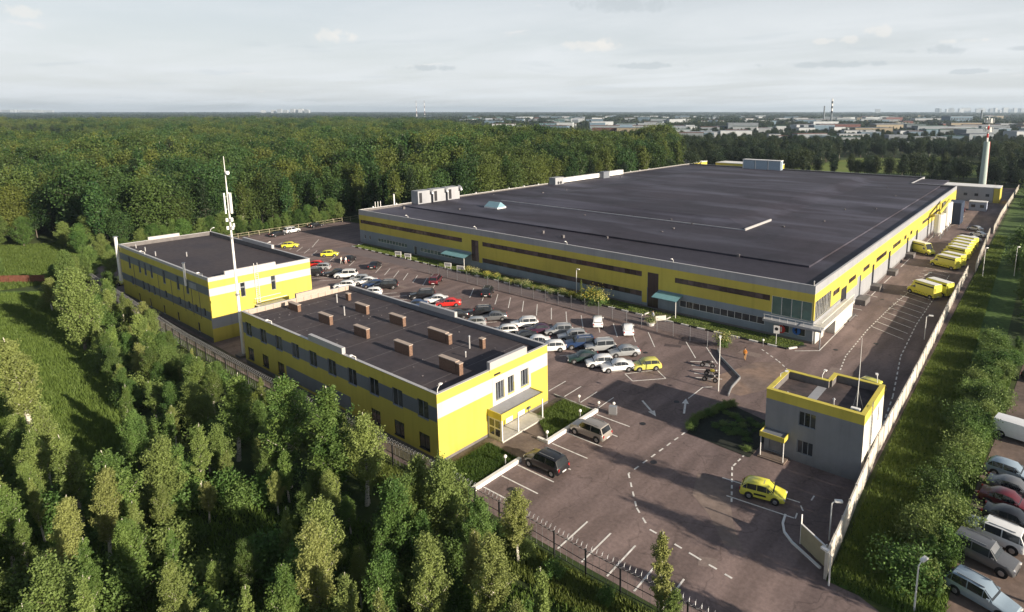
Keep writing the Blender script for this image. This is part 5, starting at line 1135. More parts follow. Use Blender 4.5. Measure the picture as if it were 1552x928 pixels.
for a in [
 ('sedan', 'white', -43.8, 63.2, 228, 'white saloon at the near end of the packed row, left of the lime hatchback', GA),
 ('hatch', 'lime', -40.9, 65.8, 228, 'small lime yellow hatchback at the near end of the row', GA),
 ('hatch', 'white', -46.5, 62.9, 228, 'white hatchback between the near white saloon and a dark green one', GA),
 ('sedan', 'green', -49.3, 62.8, 228, 'very dark green saloon beside the white hatchbacks', GA),
 ('sedan', 'silver', -45.9, 67.9, 228, 'silver saloon behind the dark green one, nearest the open bays', GA),
 ('suv', 'silver', -49.6, 67.2, 228, 'silver off roader with roof rails next to the silver saloon', GA),
 ('suv', 'blue', -52.7, 66.5, 228, 'dark navy blue off roader in the middle of the near cars', GA),
 ('wagon', 'silver', -55.6, 68.2, 228, 'silver estate with pale roof rails behind the navy off roader', GA),
 ('sedan', 'purple', -61.6, 67.4, 228, 'black purple saloon beside the silver estate', GA),
 ('wagon', 'silver', -58.8, 68.9, 228, 'silver estate half hidden behind the black purple saloon', GA),
 ('hatch', 'white', -55.2, 63.0, 228, 'white hatchback peeking over the office roof corner', GA),
 ('sedan', 'white', -58.5, 63.2, 228, 'white saloon just past the office roof corner', GA),
 ('sedan', 'black', -61.4, 63.6, 228, 'black saloon half hidden by the roof edge between white cars', GA),
 ('hatch', 'white', -65.3, 63.7, 228, 'white hatchback in front of the pale estate', GA),
 ('wagon', 'white', -65.3, 68.0, 228, 'white estate standing alone above the office roof edge', GA),
 ('sedan', 'grey', -71.5, 67.2, 228, 'grey saloon right of the black off roader', GA),
 ('suv', 'black', -74.8, 67.2, 228, 'black off roader left of the grey saloon', GA),
 ('hatch', 'silver', -71.9, 63.2, 228, 'silver hatchback mostly hidden by the office parapet', GA),
 ('sedan', 'black', -77.3, 64.0, 228, 'black saloon low behind the office parapet', GA),
 ('sedan', 'red', -83.3, 67.5, 228, 'bright red saloon in the packed row', GA),
 ('sedan', 'white', -86.7, 67.5, 228, 'white saloon left of the red one', GA),
 ('sedan', 'blue', -87.2, 63.4, 228, 'dark blue saloon low behind the roof edge left of the red car', GA),
 ('suv', 'black', -90.6, 67.6, 228, 'black off roader at the left end of the red car group', GA),
 ('suv', 'white', -114.9, 67.0, 228, 'white off roader at the far end of the second group', GA),
 ('sedan', 'black', -118.2, 66.6, 228, 'black saloon left of the white off roader', GA),
 ('hatch', 'silver', -110.0, 66.9, 228, 'silver hatchback behind the white cars of the second group', GA),
 ('sedan', 'white', -107.4, 66.8, 228, 'white saloon in the middle of the second group', GA),
 ('hatch', 'white', -108.2, 62.6, 228, 'white hatchback nearest the office in the second group', GA),
 ('sedan', 'blue', -104.4, 66.6, 228, 'slate blue saloon in the second group', GA),
 ('suv', 'black', -101.5, 67.3, 228, 'black off roader at the near end of the second group', GA),
 ('hatch', 'white', -99.9, 63.0, 228, 'white hatchback low behind the far parapet corner', GA),
 ('hatch', 'silver', -125.2, 67.3, 228, 'silver hatchback beside the corner of the farther office', GA),
 ('hatch', 'red', -128.8, 67.6, 228, 'dark red hatchback behind the silver one by the farther office', GA),
 ('suv', 'black', -122.0, 63.4, 228, 'black off roader peeking out beside the farther office wall', GA),
 ('hatch', 'yellow', -152.5, 74.4, 50, 'yellow hatchback farther up the empty bays', GB),
 ('hatch', 'yellow', -135.6, 75.3, 50, 'yellow hatchback nearer the lawn strip', GB),
 ('suv', 'white', -171.0, 84.2, 100, 'white off roader by the back railing', None),
 ('sedan', 'black', -169.6, 79.6, 100, 'black saloon beside the white off roader at the back railing', None),
 ('sedan', 'black', -174.2, 93.0, 100, 'black saloon in the shade at the far end of the back railing', None),
 ('sedan', 'black', -127.1, 75.2, 127, 'black saloon beside two standing people', GB),
 ('sedan', 'black', -117.4, 75.4, 127, 'black saloon alone between the empty bays', GB),
 ('suv', 'darkred', -96.8, 75.6, 127, 'dark red off roader alone among the painted bays', GB),
 ('suv', 'black', -82.5, 76.2, 127, 'black off roader by the start of the tall mesh fence', GB),
 ('hatch', 'white', -56.3, 75.6, 127, 'white hatchback with a dark rear window by the mesh fence', GB),
 ('sedan', 'white', -50.5, 75.7, 127, 'white saloon nearest the warehouse entrance by the mesh fence', GB),
 ('suv', 'beige', -36.5, 47.75, 180, 'silver beige off roader parked facing the low white wall', None),
 ('suv', 'black', -36.3, 40.4, 180, 'black off roader parked facing the low white wall', None),
 ('hatch', 'vanyellow', -17.8, 48.7, 12, 'yellow taxi hatchback with dark windows beside the gatehouse', None),
 ('wagon', 'vanyellow', -16.0, 77.0, 172, 'yellow estate half hidden behind the gatehouse roof', None),
 ('van', 'white', .2, 74.2, -10, 'white panel van cut by the right edge', GC),
 ('hatch', 'paleblue', -.4, 65.6, -8, 'pale blue hatchback above the dark cars', GC),
 ('sedan', 'grey', .1, 62.6, -8, 'dark grey saloon below the pale blue hatchback', GC),
 ('sedan', 'darkred', -.2, 60.1, -8, 'dark red saloon between dark cars on the dirt', GC),
 ('sedan', 'black', .3, 57.4, -8, 'black saloon above the white hatchback', GC),
 ('suv', 'white', -.9, 54.4, 172, 'white hatchback with black windows on the dirt lot', GC),
 ('suv', 'grey', -1.3, 51.2, -12, 'dusty dark grey off roader on the dirt lot', GC),
 ('wagon', 'paleblue', -1.0, 46.6, -16, 'pale blue estate nearest the bottom right corner', GC),
 ('suv', 'black', 1.6, 92.5, -10, 'black car at the right edge up by the bushes', GC),
 ('sedan', 'silver', -150, 39.5, 10, 'silver car on the small lot left of the farther office', None),
 ('hatch', 'lime', -146.5, 37.2, 10, 'lime green hatchback on the small lot left of the farther office', None),
 ('sedan', 'darkred', -24.0, 243, 95, 'dark red car in the far yard', None),
]: car(*a[:6], group=a[6])
SV = 'yellow high roof vans parked side by side along the fence'
for i, (x, y, h, lab) in enumerate([(-17.2, 125.3, 148, 'yellow high roof van nearest the camera on the service road'), (-15.6, 128.2, 148, 'second yellow high roof van, tight behind the nearest'),
    (-17.2, 151.5, 152, 'yellow high roof van at the near end of the long row'), (-16.6, 155.2, 152, 'second van of the long row of yellow vans'), (-16.6, 163.0, 152, 'third van of the long row of yellow vans'), (-16.6, 166.5, 152, 'fourth van of the long row of yellow vans'),
    (-16.6, 170.5, 152, 'fifth van of the long row of yellow vans'), (-16.6, 174.5, 152, 'sixth van of the long row of yellow vans'), (-16.4, 178.5, 152, 'farthest van of the long row of yellow vans')]):
    car('boxvan', 'vanyellow', x, y, h, lab, SV)
car('boxvan', 'vanyellow', -23.6, 163.5, -35, 'yellow high roof van standing alone by the warehouse wall')
car('sedan', 'white', -15.0, 196, 150, 'white car by the fence past the yellow vans'); car('sedan', 'silver', -16.6, 205, 150, 'silver car farther along the fence past the yellow vans'); car('sedan', 'white', -15.6, 187.5, 150, 'white car just behind the last yellow van')
# taxi: dark plates on its roof and door
for o in [o for o in COL.objects if o.get('label', '').startswith('yellow taxi')]:
    MB().box(-.7, .1, -.35, .35, 1.495, 1.503).build('roof_plate', M_BEIGE, o)
    MB().box(-.7, .35, -.86, -.852, .55, .72).build('door_stripe', M_BLACKP, o)
# motorcycles
def motorcycle(x, y, rz, label, m):
    t = thing('motorcycle', label, 'motorcycle', (x, y, .02), R(rz), 'motorcycles by the bent rail')
    for sx in (-.68, .68): 
        w = MB().tube((sx, -.07, .32), (sx, .07, .32), .32, n=14).build('wheel', M_TYRE, t); MB().tube((sx, -.075, .32), (sx, .075, .32), .16, n=10).build('rim', M_RIM, w)
    MB().tube((-.68, 0, .35), (-.1, 0, .55), .06, n=6).tube((.68, 0, .35), (.45, 0, 1.0), .045, n=6).tube((-.1, 0, .5), (.45, 0, .75), .09, n=6).build('frame', M_DARKM, t)
    MB().obox(.12, 0, .5, .28, .7, .95, 0).build('fuel_tank', m, t); MB().obox(-.4, 0, .7, .26, .68, .82, 0).build('seat', M_BLACKP, t); MB().obox(-.05, 0, .4, .3, .3, .6, 0).build('engine', M_GALV, t)
    MB().tube((.42, -.35, 1.08), (.42, .35, 1.08), .025, n=5).build('handlebar', M_DARKM, t); MB().ball((.58, 0, .9), .1).build('headlight', M_LAMP, t)
motorcycle(-34.6, 71.2, 20, 'dark motorcycle nearest the walkway fence', M_BLACKP); motorcycle(-32.9, 69.0, 10, 'yellow motorcycle in the middle of the three', M_YEL); motorcycle(-32.3, 67.3, 15, 'dark motorcycle nearest the lamp post', M_DARKM)

# ------------------------------------------------------------------ people: one skinned body each
M_SKIN = mat('skin', (.45, .28, .2), .6, .05); M_HAIR = mat('hair', (.04, .025, .02), .7, .1)
def person(x, y, rz, label, top, bottom, step=.12):
    t = thing('person', label, 'person', (x, y, .02), R(rz))
    V = [(0, 0, .95), (0, 0, 1.2), (0, 0, 1.42), (0, 0, 1.52), (.015, 0, 1.62), (.01, 0, 1.72),
         (0, .19, 1.40), (-.05, .25, 1.13), (.05, .25, .88), (.07, .25, .80), (0, -.19, 1.40), (.05, -.25, 1.13), (.14, -.24, .90), (.17, -.24, .82),
         (0, .1, .9), (step, .11, .5), (step * .8, .11, .08), (step * .8 + .16, .12, .04), (0, -.1, .9), (-step * .6, -.11, .5), (-step * 1.4, -.11, .08), (-step * 1.4 + .16, -.12, .04)]
    E_ = [(0, 1), (1, 2), (2, 3), (3, 4), (4, 5), (2, 6), (6, 7), (7, 8), (8, 9), (2, 10), (10, 11), (11, 12), (12, 13), (0, 14), (14, 15), (15, 16), (16, 17), (0, 18), (18, 19), (19, 20), (20, 21)]
    rad = [.15, .14, .15, .06, .095, .08, .07, .05, .035, .03, .07, .05, .035, .03, .1, .07, .05, .04, .1, .07, .05, .04]
    me = bpy.data.meshes.new('body'); me.from_pydata(V, E_, []); o = bpy.data.objects.new('body', me); link(o, t)
    md = o.modifiers.new('skin', 'SKIN'); sub = o.modifiers.new('sub', 'SUBSURF'); sub.levels = 1; sub.render_levels = 1
    for i, r in enumerate(rad): me.skin_vertices[0].data[i].radius = (r, r * (1.15 if i < 3 else 1))
    me.skin_vertices[0].data[0].use_root = True
    m = bpy.data.materials.new('clothes'); m.use_nodes = True; tt = m.node_tree; g = tt.nodes.new("ShaderNodeTexCoord"); s = tt.nodes.new("ShaderNodeSeparateXYZ"); tt.links.new(g.outputs['Object'], s.inputs[0])
    cr = tt.nodes.new("ShaderNodeValToRGB"); cr.color_ramp.interpolation = 'CONSTANT'; mm = tt.nodes.new("ShaderNodeMath"); mm.operation = 'DIVIDE'; mm.inputs[1].default_value = 1.85; tt.links.new(s.outputs[2], mm.inputs[0]); tt.links.new(mm.outputs[0], cr.inputs[0])
    e = cr.color_ramp.elements; e[0].color = (.02, .02, .02, 1); e[1].position = .05; e[1].color = bottom + (1,)
    for p_, c in ((.52, top), (.81, (.45, .28, .2)), (.93, (.04, .025, .02))): el = e.new(p_); el.color = c + (1,)
    tt.links.new(cr.outputs[0], tt.nodes["Principled BSDF"].inputs['Base Color']); me.materials.append(m)
    MB().ball((0, 0, 1.76), .095, nu=8, nv=5).build('hair', M_HAIR, t)
person(-125.4, 73.3, 200, 'person in a white top beside the black saloon, right one of two', (.75, .74, .72), (.5, .3, .28))
person(-126.6, 72.9, 20, 'person in pale clothes beside the black saloon, left one of two', (.7, .6, .55), (.6, .58, .55))
person(-31.6, 76.6, 100, 'person in an orange vest walking on the road by the warehouse corner', (.65, .25, .04), (.45, .25, .1))
person(-50.2, 82.6, 60, 'person in pale clothes at the warehouse entrance', (.6, .62, .7), (.1, .1, .14))
# ------------------------------------------------------------------ vegetation
def leaves(P, size, rng, out_dir, up=.35, aspect=.65, ow=.8):
    """one small quad leaf clump per point; normals lean outward and up, randomly"""
    n = len(P); N_ = out_dir * ow + rng.normal(0, .75, (n, 3)); N_[:, 2] += up
    N_ /= np.linalg.norm(N_, axis=1)[:, None] + 1e-9
    T = np.cross(N_, rng.normal(0, 1, (n, 3))); T /= np.linalg.norm(T, axis=1)[:, None] + 1e-9
    B = np.cross(N_, T); s = (size * rng.uniform(.6, 1.3, n))[:, None]
    V = np.stack([P - T * s, P - B * s * aspect, P + T * s, P + B * s * aspect], 1).reshape(-1, 3)
    F = np.arange(n * 4).reshape(-1, 4); return V, F
def tree_mesh(seed, kind, n_leaf, leaf):
    """returns (trunk mesh, crown mesh) for a tree about 10 m tall (forest kinds 20 m)"""
    rng = np.random.default_rng(seed); tb = MB(); pts = []; outs = []
    if kind == 'birch': Ht, Rr, first, nb = 10.0, rng.uniform(1.05, 1.5), .24, 84
    elif kind == 'slim': Ht, Rr, first, nb = 10.0, rng.uniform(.75, 1.0), .28, 60
    elif kind == 'bushy': Ht, Rr, first, nb = 9.0, rng.uniform(1.3, 1.8), .08, 100
    elif kind == 'round': Ht, Rr, first, nb = 20.0, rng.uniform(4.2, 5.6), .22, 64
    elif kind == 'tall': Ht, Rr, first, nb = 21.0, rng.uniform(2.6, 3.3), .25, 56
    elif kind == 'conifer': Ht, Rr, first, nb = 20.0, 3.0, .08, 110
    elif kind == 'shrub': Ht, Rr, first, nb = 2.4, rng.uniform(1.3, 1.7), .02, 26
    sc_ = Ht / 10; lean = rng.normal(0, .03, 2)
    def axis(t): return np.array([lean[0] * Ht * t * t + .12 * sc_ * math.sin(t * 5 + seed), lean[1] * Ht * t * t + .12 * sc_ * math.cos(t * 4 + seed), Ht * t])
    r0 = dict(birch=.16, slim=.14, bushy=.13, round=.28, tall=.24, conifer=.24, shrub=.05)[kind]
    for k in range(9):
        a, c = k / 9 * .97, (k + 1) / 9 * .97; tb.tube(axis(a), axis(c), r0 * (1 - a) + .02, r0 * (1 - c) + .02, n=7, cap=False)
    per = n_leaf // nb
    for k in range(nb):
        t = first + (1 - first) * ((k + rng.uniform(0, 1)) / nb) * .985; az = k * 2.4 + rng.uniform(-.5, .5)
        f = (t - first) / (1 - first)
        if kind == 'conifer': prof = (1 - f) ** .9 + .04; rise = -.25
        elif kind in ('birch', 'slim', 'bushy') and seed % 3: prof = (1 - f) ** .72 * min(1, f * 5 + .35) * 1.12 + .03; rise = rng.uniform(.6, 1.9)
        elif kind in ('birch', 'slim', 'tall', 'bushy'): prof = (math.sin(math.pi * min(1, f * .90 + .12)) ** .7) * (1 - .45 * f); rise = rng.uniform(.5, 1.9)
        elif kind == 'shrub': prof = math.sqrt(max(.05, 1 - f * f)); rise = rng.uniform(.2, .8)
        else: prof = math.sin(math.pi * min(1, f * .80 + .14)) ** .6; rise = rng.uniform(.2, .7)
        L = Rr * prof * rng.uniform(.45, 1.35) + .08; base = axis(t * (.93 if rise > 0 else 1)); 
        dr = np.array([math.cos(az), math.sin(az), rise]); tip = base + dr * L * np.array([1, 1, 1.0])
        if k % 2 == 0 or kind != 'shrub': tb.tube(base, base + (tip - base) * .85, (.035 if sc_ < 1.5 else .08) * (1.2 - f) + .01, .012, n=4, cap=False)
        # leaf clumps strung along the branch, loose at the edges
        m = max(8, int(per * (.5 + prof)))
        u = rng.uniform(.18, 1.08, m) ** .8; P = base + (tip - base) * u[:, None]
        sp = (.16 + .20 * (1 - np.abs(u - .6))) * (Rr / 1.6) ** .9 * (1.15 if kind == 'round' else .58 if kind in ('birch', 'slim', 'bushy') else 1.0)
        J = rng.normal(0, 1, (m, 3)) * sp[:, None]; J[:, 2] *= 1.25 if kind != 'conifer' else .3
        if kind == 'conifer': P[:, 2] -= u * .25
        P = P + J; P[:, 2] = np.maximum(P[:, 2], .05)
        o = P - (axis(t) - np.array([0, 0, .1 * Rr])); o /= np.linalg.norm(o, axis=1)[:, None] + 1e-6
        pts.append(P); outs.append(o)
    P = np.concatenate(pts); O = np.concatenate(outs)
    V, F = leaves(P, leaf, rng, O, ow=.35 if kind in ('birch', 'slim', 'bushy', 'shrub') else .6, up=.2)
    lm = dict(birch=M_LEAF_BIRCH, slim=M_LEAF_BIRCH, bushy=M_LEAF_BUSH, round=M_LEAF_FOR, tall=M_LEAF_FOR, conifer=M_LEAF_CON, shrub=M_LEAF_BUSH)[kind]
    return tb.mesh('trunk', M_BIRCH if kind in ('birch', 'slim') or (kind == 'tall' and seed % 2) else M_BARK), np_mesh('crown', V, F, lm)
T_NEAR = {'birch': [tree_mesh(s, 'birch', 13000, .080) for s in range(1, 7)], 'slim': [tree_mesh(s, 'slim', 7500, .080) for s in range(11, 14)], 'bushy': [tree_mesh(s, 'bushy', 15000, .085) for s in range(21, 26)]}
T_SHRUB = [tree_mesh(s, 'shrub', 2400, .10) for s in range(31, 35)]
T_FOR = {'round': [tree_mesh(s, 'round', 4400, .33) for s in range(41, 46)], 'tall': [tree_mesh(s, 'tall', 3000, .32) for s in range(51, 55)], 'conifer': [tree_mesh(s, 'conifer', 3300, .26) for s in range(61, 63)]}
rv = random.Random(77)
NREF = dict(birch=10., slim=10., bushy=9., round=20., tall=21., conifer=20., shrub=2.4)
TNAME = dict(birch='birch_tree', slim='birch_tree', bushy='broadleaf_tree', round='broadleaf_tree', tall='birch_tree', conifer='spruce_tree', shrub='shrub')
TCAT = dict(birch='tree', slim='tree', bushy='tree', round='tree', tall='tree', conifer='tree', shrub='shrub')
def plant(kind, x, y, h, label, group=None, w=None, k=None, rnd=rv):
    pool = T_NEAR.get(kind) or T_FOR.get(kind) or T_SHRUB; bush = kind == 'bushy' and (' bush ' in label); tm, cm = pool[(k if k is not None else rnd.randrange(99)) % len(pool)]
    t = thing('large_bush' if bush else TNAME[kind], label, 'bush' if bush else TCAT[kind], (x, y, 0), rnd.uniform(0, 6.28), group); s = h / NREF[kind]; w = w or 1
    t.scale = (s * w, s * w, s); inst('trunk', tm, t); inst('crown', cm, t); return t
# individually placed young trees in front of the offices (positions read off the ground plane)
for a in [
 ('birch', -82.6, 11.8, 12.0, 'tall leaning birch with visible white trunk at the left edge of the clearing', 1.25),
 ('slim', -72.3, 17.3, 7.2, 'thin birch with a bare white trunk standing alone by the clearing', .95),
 ('birch', -62.3, 11.0, 8.4, 'golden green birch in the lower left thicket below the thin birch', 1.15),
 ('birch', -55.4, 12.3, 9.2, 'broad birch with two white stems in the bottom left thicket', 1.2),
 ('slim', -57.0, 18.2, 7.6, 'narrow birch with a bright white lower trunk right of the dark gap', 1.1),
 ('birch', -61.2, 23.0, 9.6, 'pale round topped birch near the wire fence left of the office middle', 1.25),
 ('bushy', -108.5, 22.6, 12.8, 'broad dense tree hiding the left half of the farther office wall', 1.05),
 ('bushy', -142.0, 28.5, 9.6, 'round tree by the end of the rusty fence', 1.0),
 ('bushy', -124.0, 24.5, 9.0, 'leafy tree between the rusty fence and the broad dense tree', 1.0),
 ('birch', -52.8, 24.0, 11.2, 'tall birch against the left windows of the near office', 1.1),
 ('birch', -47.4, 25.2, 11.4, 'tallest pale birch covering the middle windows of the near office', 1.35),
 ('birch', -44.9, 26.6, 9.6, 'birch leaning out beside the tallest pale birch', 1.2),
 ('bushy', -34.6, 27.2, 8.4, 'dense dark tree at the corner where the fence meets the parking bays', 1.0),
 ('bushy', -37.6, 26.5, 7.8, 'dense tree just left of the dark corner tree', 1.0),
 ('bushy', -31.2, 27.2, 6.6, 'lower tree right of the dark corner tree', 1.0),
 ('slim', -17.9, 31.0, 7.6, 'slender poplar like tree rising in front of the fence at the bottom', 1.1),
 ('slim', -17.0, 30.4, 4.2, 'smaller leafy companion of the slender tree at the bottom', 1.6),
 ('birch', -97.8, 26.0, 7.4, 'young birch before the near corner of the farther office', 1.3),
 ('birch', -91.5, 25.5, 6.2, 'low young birch below the tall antenna mast', 1.5),
 ('bushy', -84.0, 25.0, 6.0, 'round bushy tree right of the antenna mast', 1.2),
 ('birch', -76.0, 24.5, 6.8, 'young birch before the first office windows', 1.4),
 ('bushy', -70.0, 22.5, 6.2, 'bushy young tree above the dark gap', 1.2),
]: plant(a[0], a[1], a[2], a[3], a[4], w=a[5])
# the thicket between them
WOOD1 = [(-140, 24), (-118, 25.5), (-104, 21.6), (-96, 21.8), (-76, 19.2), (-69, 17), (-62, 15), (-52, 20), (-44, 22), (-36, 25), (-22, 28.5), (-30, 29.8), (-75, 29.5), (-97, 29.5), (-135, 31)]
WOOD2 = [(-76, 9.5), (-62, 14), (-52, 19), (-40, 22), (-30, 26), (-20, 28), (-14, 22), (-12, 10), (-26, -2), (-60, -2), (-84, 4)]
GAPS = [(-66.0, 19.6, 3.2), (-47.5, 16.5, 3.6), (-38.6, 21.5, 3.3), (-58.8, 9.0, 2.6), (-27.0, 27.0, 2.6), (-23.0, 28.5, 3.0), (-43.5, 9.5, 3.0), (-50, 29.5, 2.0), (-41, 30.5, 2.5)]
placed = [(-82.6, 11.8), (-72.3, 17.3), (-62.3, 11), (-55.4, 12.3), (-57, 18.2), (-61.2, 23), (-52.8, 24), (-47.4, 25.2), (-34.6, 27.2)]
G1 = 'young trees of the thicket along the office fence'; G2 = 'young trees of the thicket in the bottom left'
def describe(kind, x, y, h):
    size = 'low' if h < 4.6 else ('middle sized' if h < 6.4 else 'tall')
    sp = dict(birch='pale leafed birch', slim='slender birch', bushy='bushy broadleaf tree')[kind]
    if y > 20 or (y > 16 and x > -50):
        z = 'below the farther yellow office' if x < -98 else ('below the antenna mast' if x < -84 else ('below the left windows of the near office' if x < -66 else ('below the middle windows of the near office' if x < -50 else 'by the sunlit corner of the near office')))
    else:
        z = 'right of the grassy clearing' if x < -70 else ('in the middle of the bottom left wood' if x < -52 else ('at the bottom edge left of the dark gap' if x < -36 else 'at the bottom edge near the wire fence'))
    return '%s %s %s' % (size, sp, z)
def young(kind, x, y, h, w):
    l = describe(kind, x, y, h); plant(kind, x, y, h, l, l.replace('tree', 'trees').replace('birch', 'birches'), w=w)
def scatter(poly, n, dmin, fn):
    xs = [p[0] for p in poly]; ys = [p[1] for p in poly]; c = 0; tries = 0
    while c < n and tries < n * 40:
        tries += 1; x, y = rv.uniform(min(xs), max(xs)), rv.uniform(min(ys), max(ys))
        if not in_poly(x, y, poly) or any((x - g[0]) ** 2 + (y - g[1]) ** 2 < g[2] ** 2 for g in GAPS): continue
        if any((x - q[0]) ** 2 + (y - q[1]) ** 2 < dmin ** 2 for q in placed): continue
        placed.append((x, y)); fn(x, y); c += 1
scatter(WOOD1, 95, 1.6, lambda x, y: young(rv.choice(['birch', 'bushy', 'bushy', 'birch', 'slim']), x, y, rv.uniform(3.4, 6.8), rv.uniform(.95, 1.3)))
scatter(WOOD2, 125, 1.9, lambda x, y: young(rv.choice(['birch', 'birch', 'bushy', 'slim', 'birch']), x, y, rv.uniform(4.0, 9.0), rv.uniform(.8, 1.15)))
scatter(WOOD1 , 60, 1.1, lambda x, y: plant('shrub', x, y, rv.uniform(1.4, 2.6), 'low shrub under the young trees along the fence', 'shrubs under the young trees'))
scatter(WOOD2 , 110, 1.2, lambda x, y: (lambda l: plant('shrub', x, y, rv.uniform(1.4, 2.9), 'low ' + l, l.replace('shrub', 'shrubs', 1)))('shrub ' + ('right of the grassy clearing' if x < -68 else ('in the middle of the bottom left wood' if x < -48 else ('at the bottom edge of the wood' if y < 14 else 'in the wood below the bright office corner')))))
scatter([(-160, 10), (-135, 16), (-108, 10), (-84, 2), (-90, -8), (-170, -8)], 26, 4.5, lambda x, y: plant('bushy', x, y, rv.uniform(6, 10), 'tree beyond the clearing at the left edge', 'trees beyond the clearing', w=1.1))
for x, y in ((-29.5, 30.4), (-26.5, 30.2), (-33, 30.3), (-22, 30.6), (-49.5, 30.2), (-44.0, 32.3), (-42.6, 32.6), (-38.7, 32.2)): plant('shrub', x, y, rv.uniform(.9, 1.5), 'low shrub growing against the dark wire fence', 'shrubs against the wire fence')
# bushes outside the concrete fence
GAPS = []
GR = 'bushes between the verge and the dirt lot'
scatter([(-5.6, 43.5), (-3.2, 43.5), (-3.4, 60), (-2.6, 80), (-1.0, 104), (-5.0, 104), (-5.6, 70)], 95, .75, lambda x, y: plant(rv.choice(['shrub', 'shrub', 'shrub', 'bushy']), x, y, rv.uniform(.8, 2.3), *((lambda z: ('leafy bush between the grass verge and ' + z, 'bushes between the verge and ' + z))('the dirt lot behind the nearest parked cars' if y < 58 else ('the dirt lot behind the dark red car' if y < 66 else ('the dirt lot behind the white panel van' if y < 78 else 'the empty upper end of the dirt lot')))) if True else GR, w=rv.uniform(.9, 1.3)))
scatter([(-5.0, 104), (40, 104), (60, 260), (-7, 326)], 190, 2.4, lambda x, y: plant(rv.choice(['bushy', 'shrub', 'bushy']), x, y, rv.uniform(2.8, 6.5), 'dark bush in the scrub beyond the dirt car park', 'scrub bushes along the right edge', w=rv.uniform(1.1, 1.6)))
# flowering bushes along the walkway, hedge at the bed
GF = 'flowering shrubs along the walkway'
fl = []
for k in range(2):
    rng = np.random.default_rng(90 + k); n = 420; P = rng.normal(0, 1, (n, 3)) * [.5, .4, .28] + [0, 0, .6]; P[:, 2] = np.maximum(P[:, 2], .1)
    V, F = leaves(P, .075, rng, P - [0, 0, .2]); fl.append(np_mesh('blossom', V, F, M_FLOWER))
def flower_bush(x, y, h, label, group=None):
    t = plant('shrub', x, y, h, label, group); t.name = 'flowering_shrub'
    o = inst('blossom', fl[rv.randrange(2)], t, (0, 0, 1.2 if h > 1 else 1.2)); o.scale = (2.2, 2.2, 2.0); return t
for k in range(17): x = -97 + k * 2.1; flower_bush(x + rv.uniform(-.5, .5), 84.4 + rv.uniform(-.6, .6) , rv.uniform(.7, 1.2), 'low shrub with pale yellow flowers on the lawn strip edge', GF)
flower_bush(-63.4, 83.6, 2.3, 'large yellow green bush at the end of the flower row'); flower_bush(-62.0, 83.8, 1.9, 'second yellow green bush at the end of the flower row')
plant('slim', -67.6, 85.6, 3.6, 'small upright tree on the lawn strip above the yellow bush', w=.8)
flower_bush(-36.2, 79.4, 1.6, 'bright pale yellow bush at the end of the mesh fence'); 
t = bpy.data.objects['flower_planter']; o = inst('plant', fl[0], t, (0, 0, .35)); inst('leaves', T_SHRUB[0][1], t, (0, 0, .4), scale=(.4, .4, .35))
hedge = [(-29.0, 57.2), (-28.8, 58.2), (-28.5, 59.2), (-28.2, 60.2), (-28.0, 61.2), (-27.8, 62.2), (-27.2, 62.9), (-28.9, 56.2), (-28.6, 55.3)]
for i, (x, y) in enumerate(hedge): plant('shrub', x, y, .75, 'low clipped bush on the left edge of the dark bed', 'edging bushes of the dark bed', w=1.2)
for i in range(26): plant('shrub', rv.uniform(-27.5, -22), rv.uniform(55, 61.4), rv.uniform(.2, .34), 'low dark ground cover plant in the bed beside the gatehouse', 'low plants in the dark bed', w=2.6)
# trees added out of view on the right to throw long shadows over the car park
for x, y, h, lb in ((8.5, 48.6, 14.6, 'added shadow casting spruce out of view right of the dirt lot, farther of three'), (7.5, 42.9, 11.3, 'added shadow casting spruce out of view right of the dirt lot, middle of three'), (4.5, 35.6, 9.5, 'added shadow casting spruce out of view right of the entrance drive, nearest of three')): plant('tall', x, y, h, lb.replace('spruce', 'tree'), w=.8)
for x, y, h in ((-156, 38.5, 5.5), (-160, 36, 6.5), (-166, 41, 5), (-150, 33, 6), (-147, 30.5, 7), (-153, 28.5, 5), (-170, 38, 4.5), (-176, 42, 6), (-184, 40, 8), (-190, 43, 9), (-198, 40, 7), (-207, 34, 8), (-212, 30, 9), (-205, 26, 6), (-166, 22, 6), (-172, 18, 7), (-180, 20, 8), (-138, 33.2, 5)): plant('bushy', x, y, h, 'leafy tree growing round the field beside the rusty fence', 'trees round the field', w=1.4)
# meadow bushes behind the warehouse
for i, (x, y, h) in enumerate(((-82, 352, 8), (-78, 356, 7), (-67, 362, 5.5), (-52, 368, 10), (-47, 365, 9), (-42, 372, 8), (-56, 360, 9), (-30, 380, 6), (-98, 350, 4), (-20, 372, 7), (-12, 350, 6), (-24, 352, 5), (-6, 365, 7), (-110, 345, 4), (-1, 345, 6), (6, 352, 7))):
    plant('round', x, y, h, 'round bush standing at the near side of the bright meadow', 'bushes at the edge of the bright meadow', w=1.5)

# ------------------------------------------------------------------ forest: nearest trees as things, the rest as one mass
def bearing(x, y):
    d = x * FW[0] + y * FW[1]; return 900 + 912.6 * (x * RT[0] + y * RT[1]) / max(d, 1), d
def forest_here(x, y):
    b_, d_ = bearing(x, y)
    if b_ > 560 and d_ > 1500 - (min(b_, 760) - 560) * 4.9: return False
    if x > -150.5 and y < 280: return False
    if y < 44: return x < -217 or (x < -172 and y < 16)
    if y < 106: return x < -181.5
    if y < 276: return x < -151.5
    # behind the warehouse: the right boundary runs away to the left
    return x < -150 - (y - 276) * .62 and not (-188 < x < -148 and 280 < y < 302)
cand = []
rf = random.Random(5); S = 6.2
for i in range(-90, 20):
    for j in range(-14, 130):
        x, y = i * S + rf.uniform(-2.6, 2.6), j * S + rf.uniform(-2.6, 2.6)
        d = math.hypot(x, y)
        if d > 640 or not forest_here(x, y) or not in_view(x, y, 30): continue
        cand.append((d, x, y))
cand.sort()
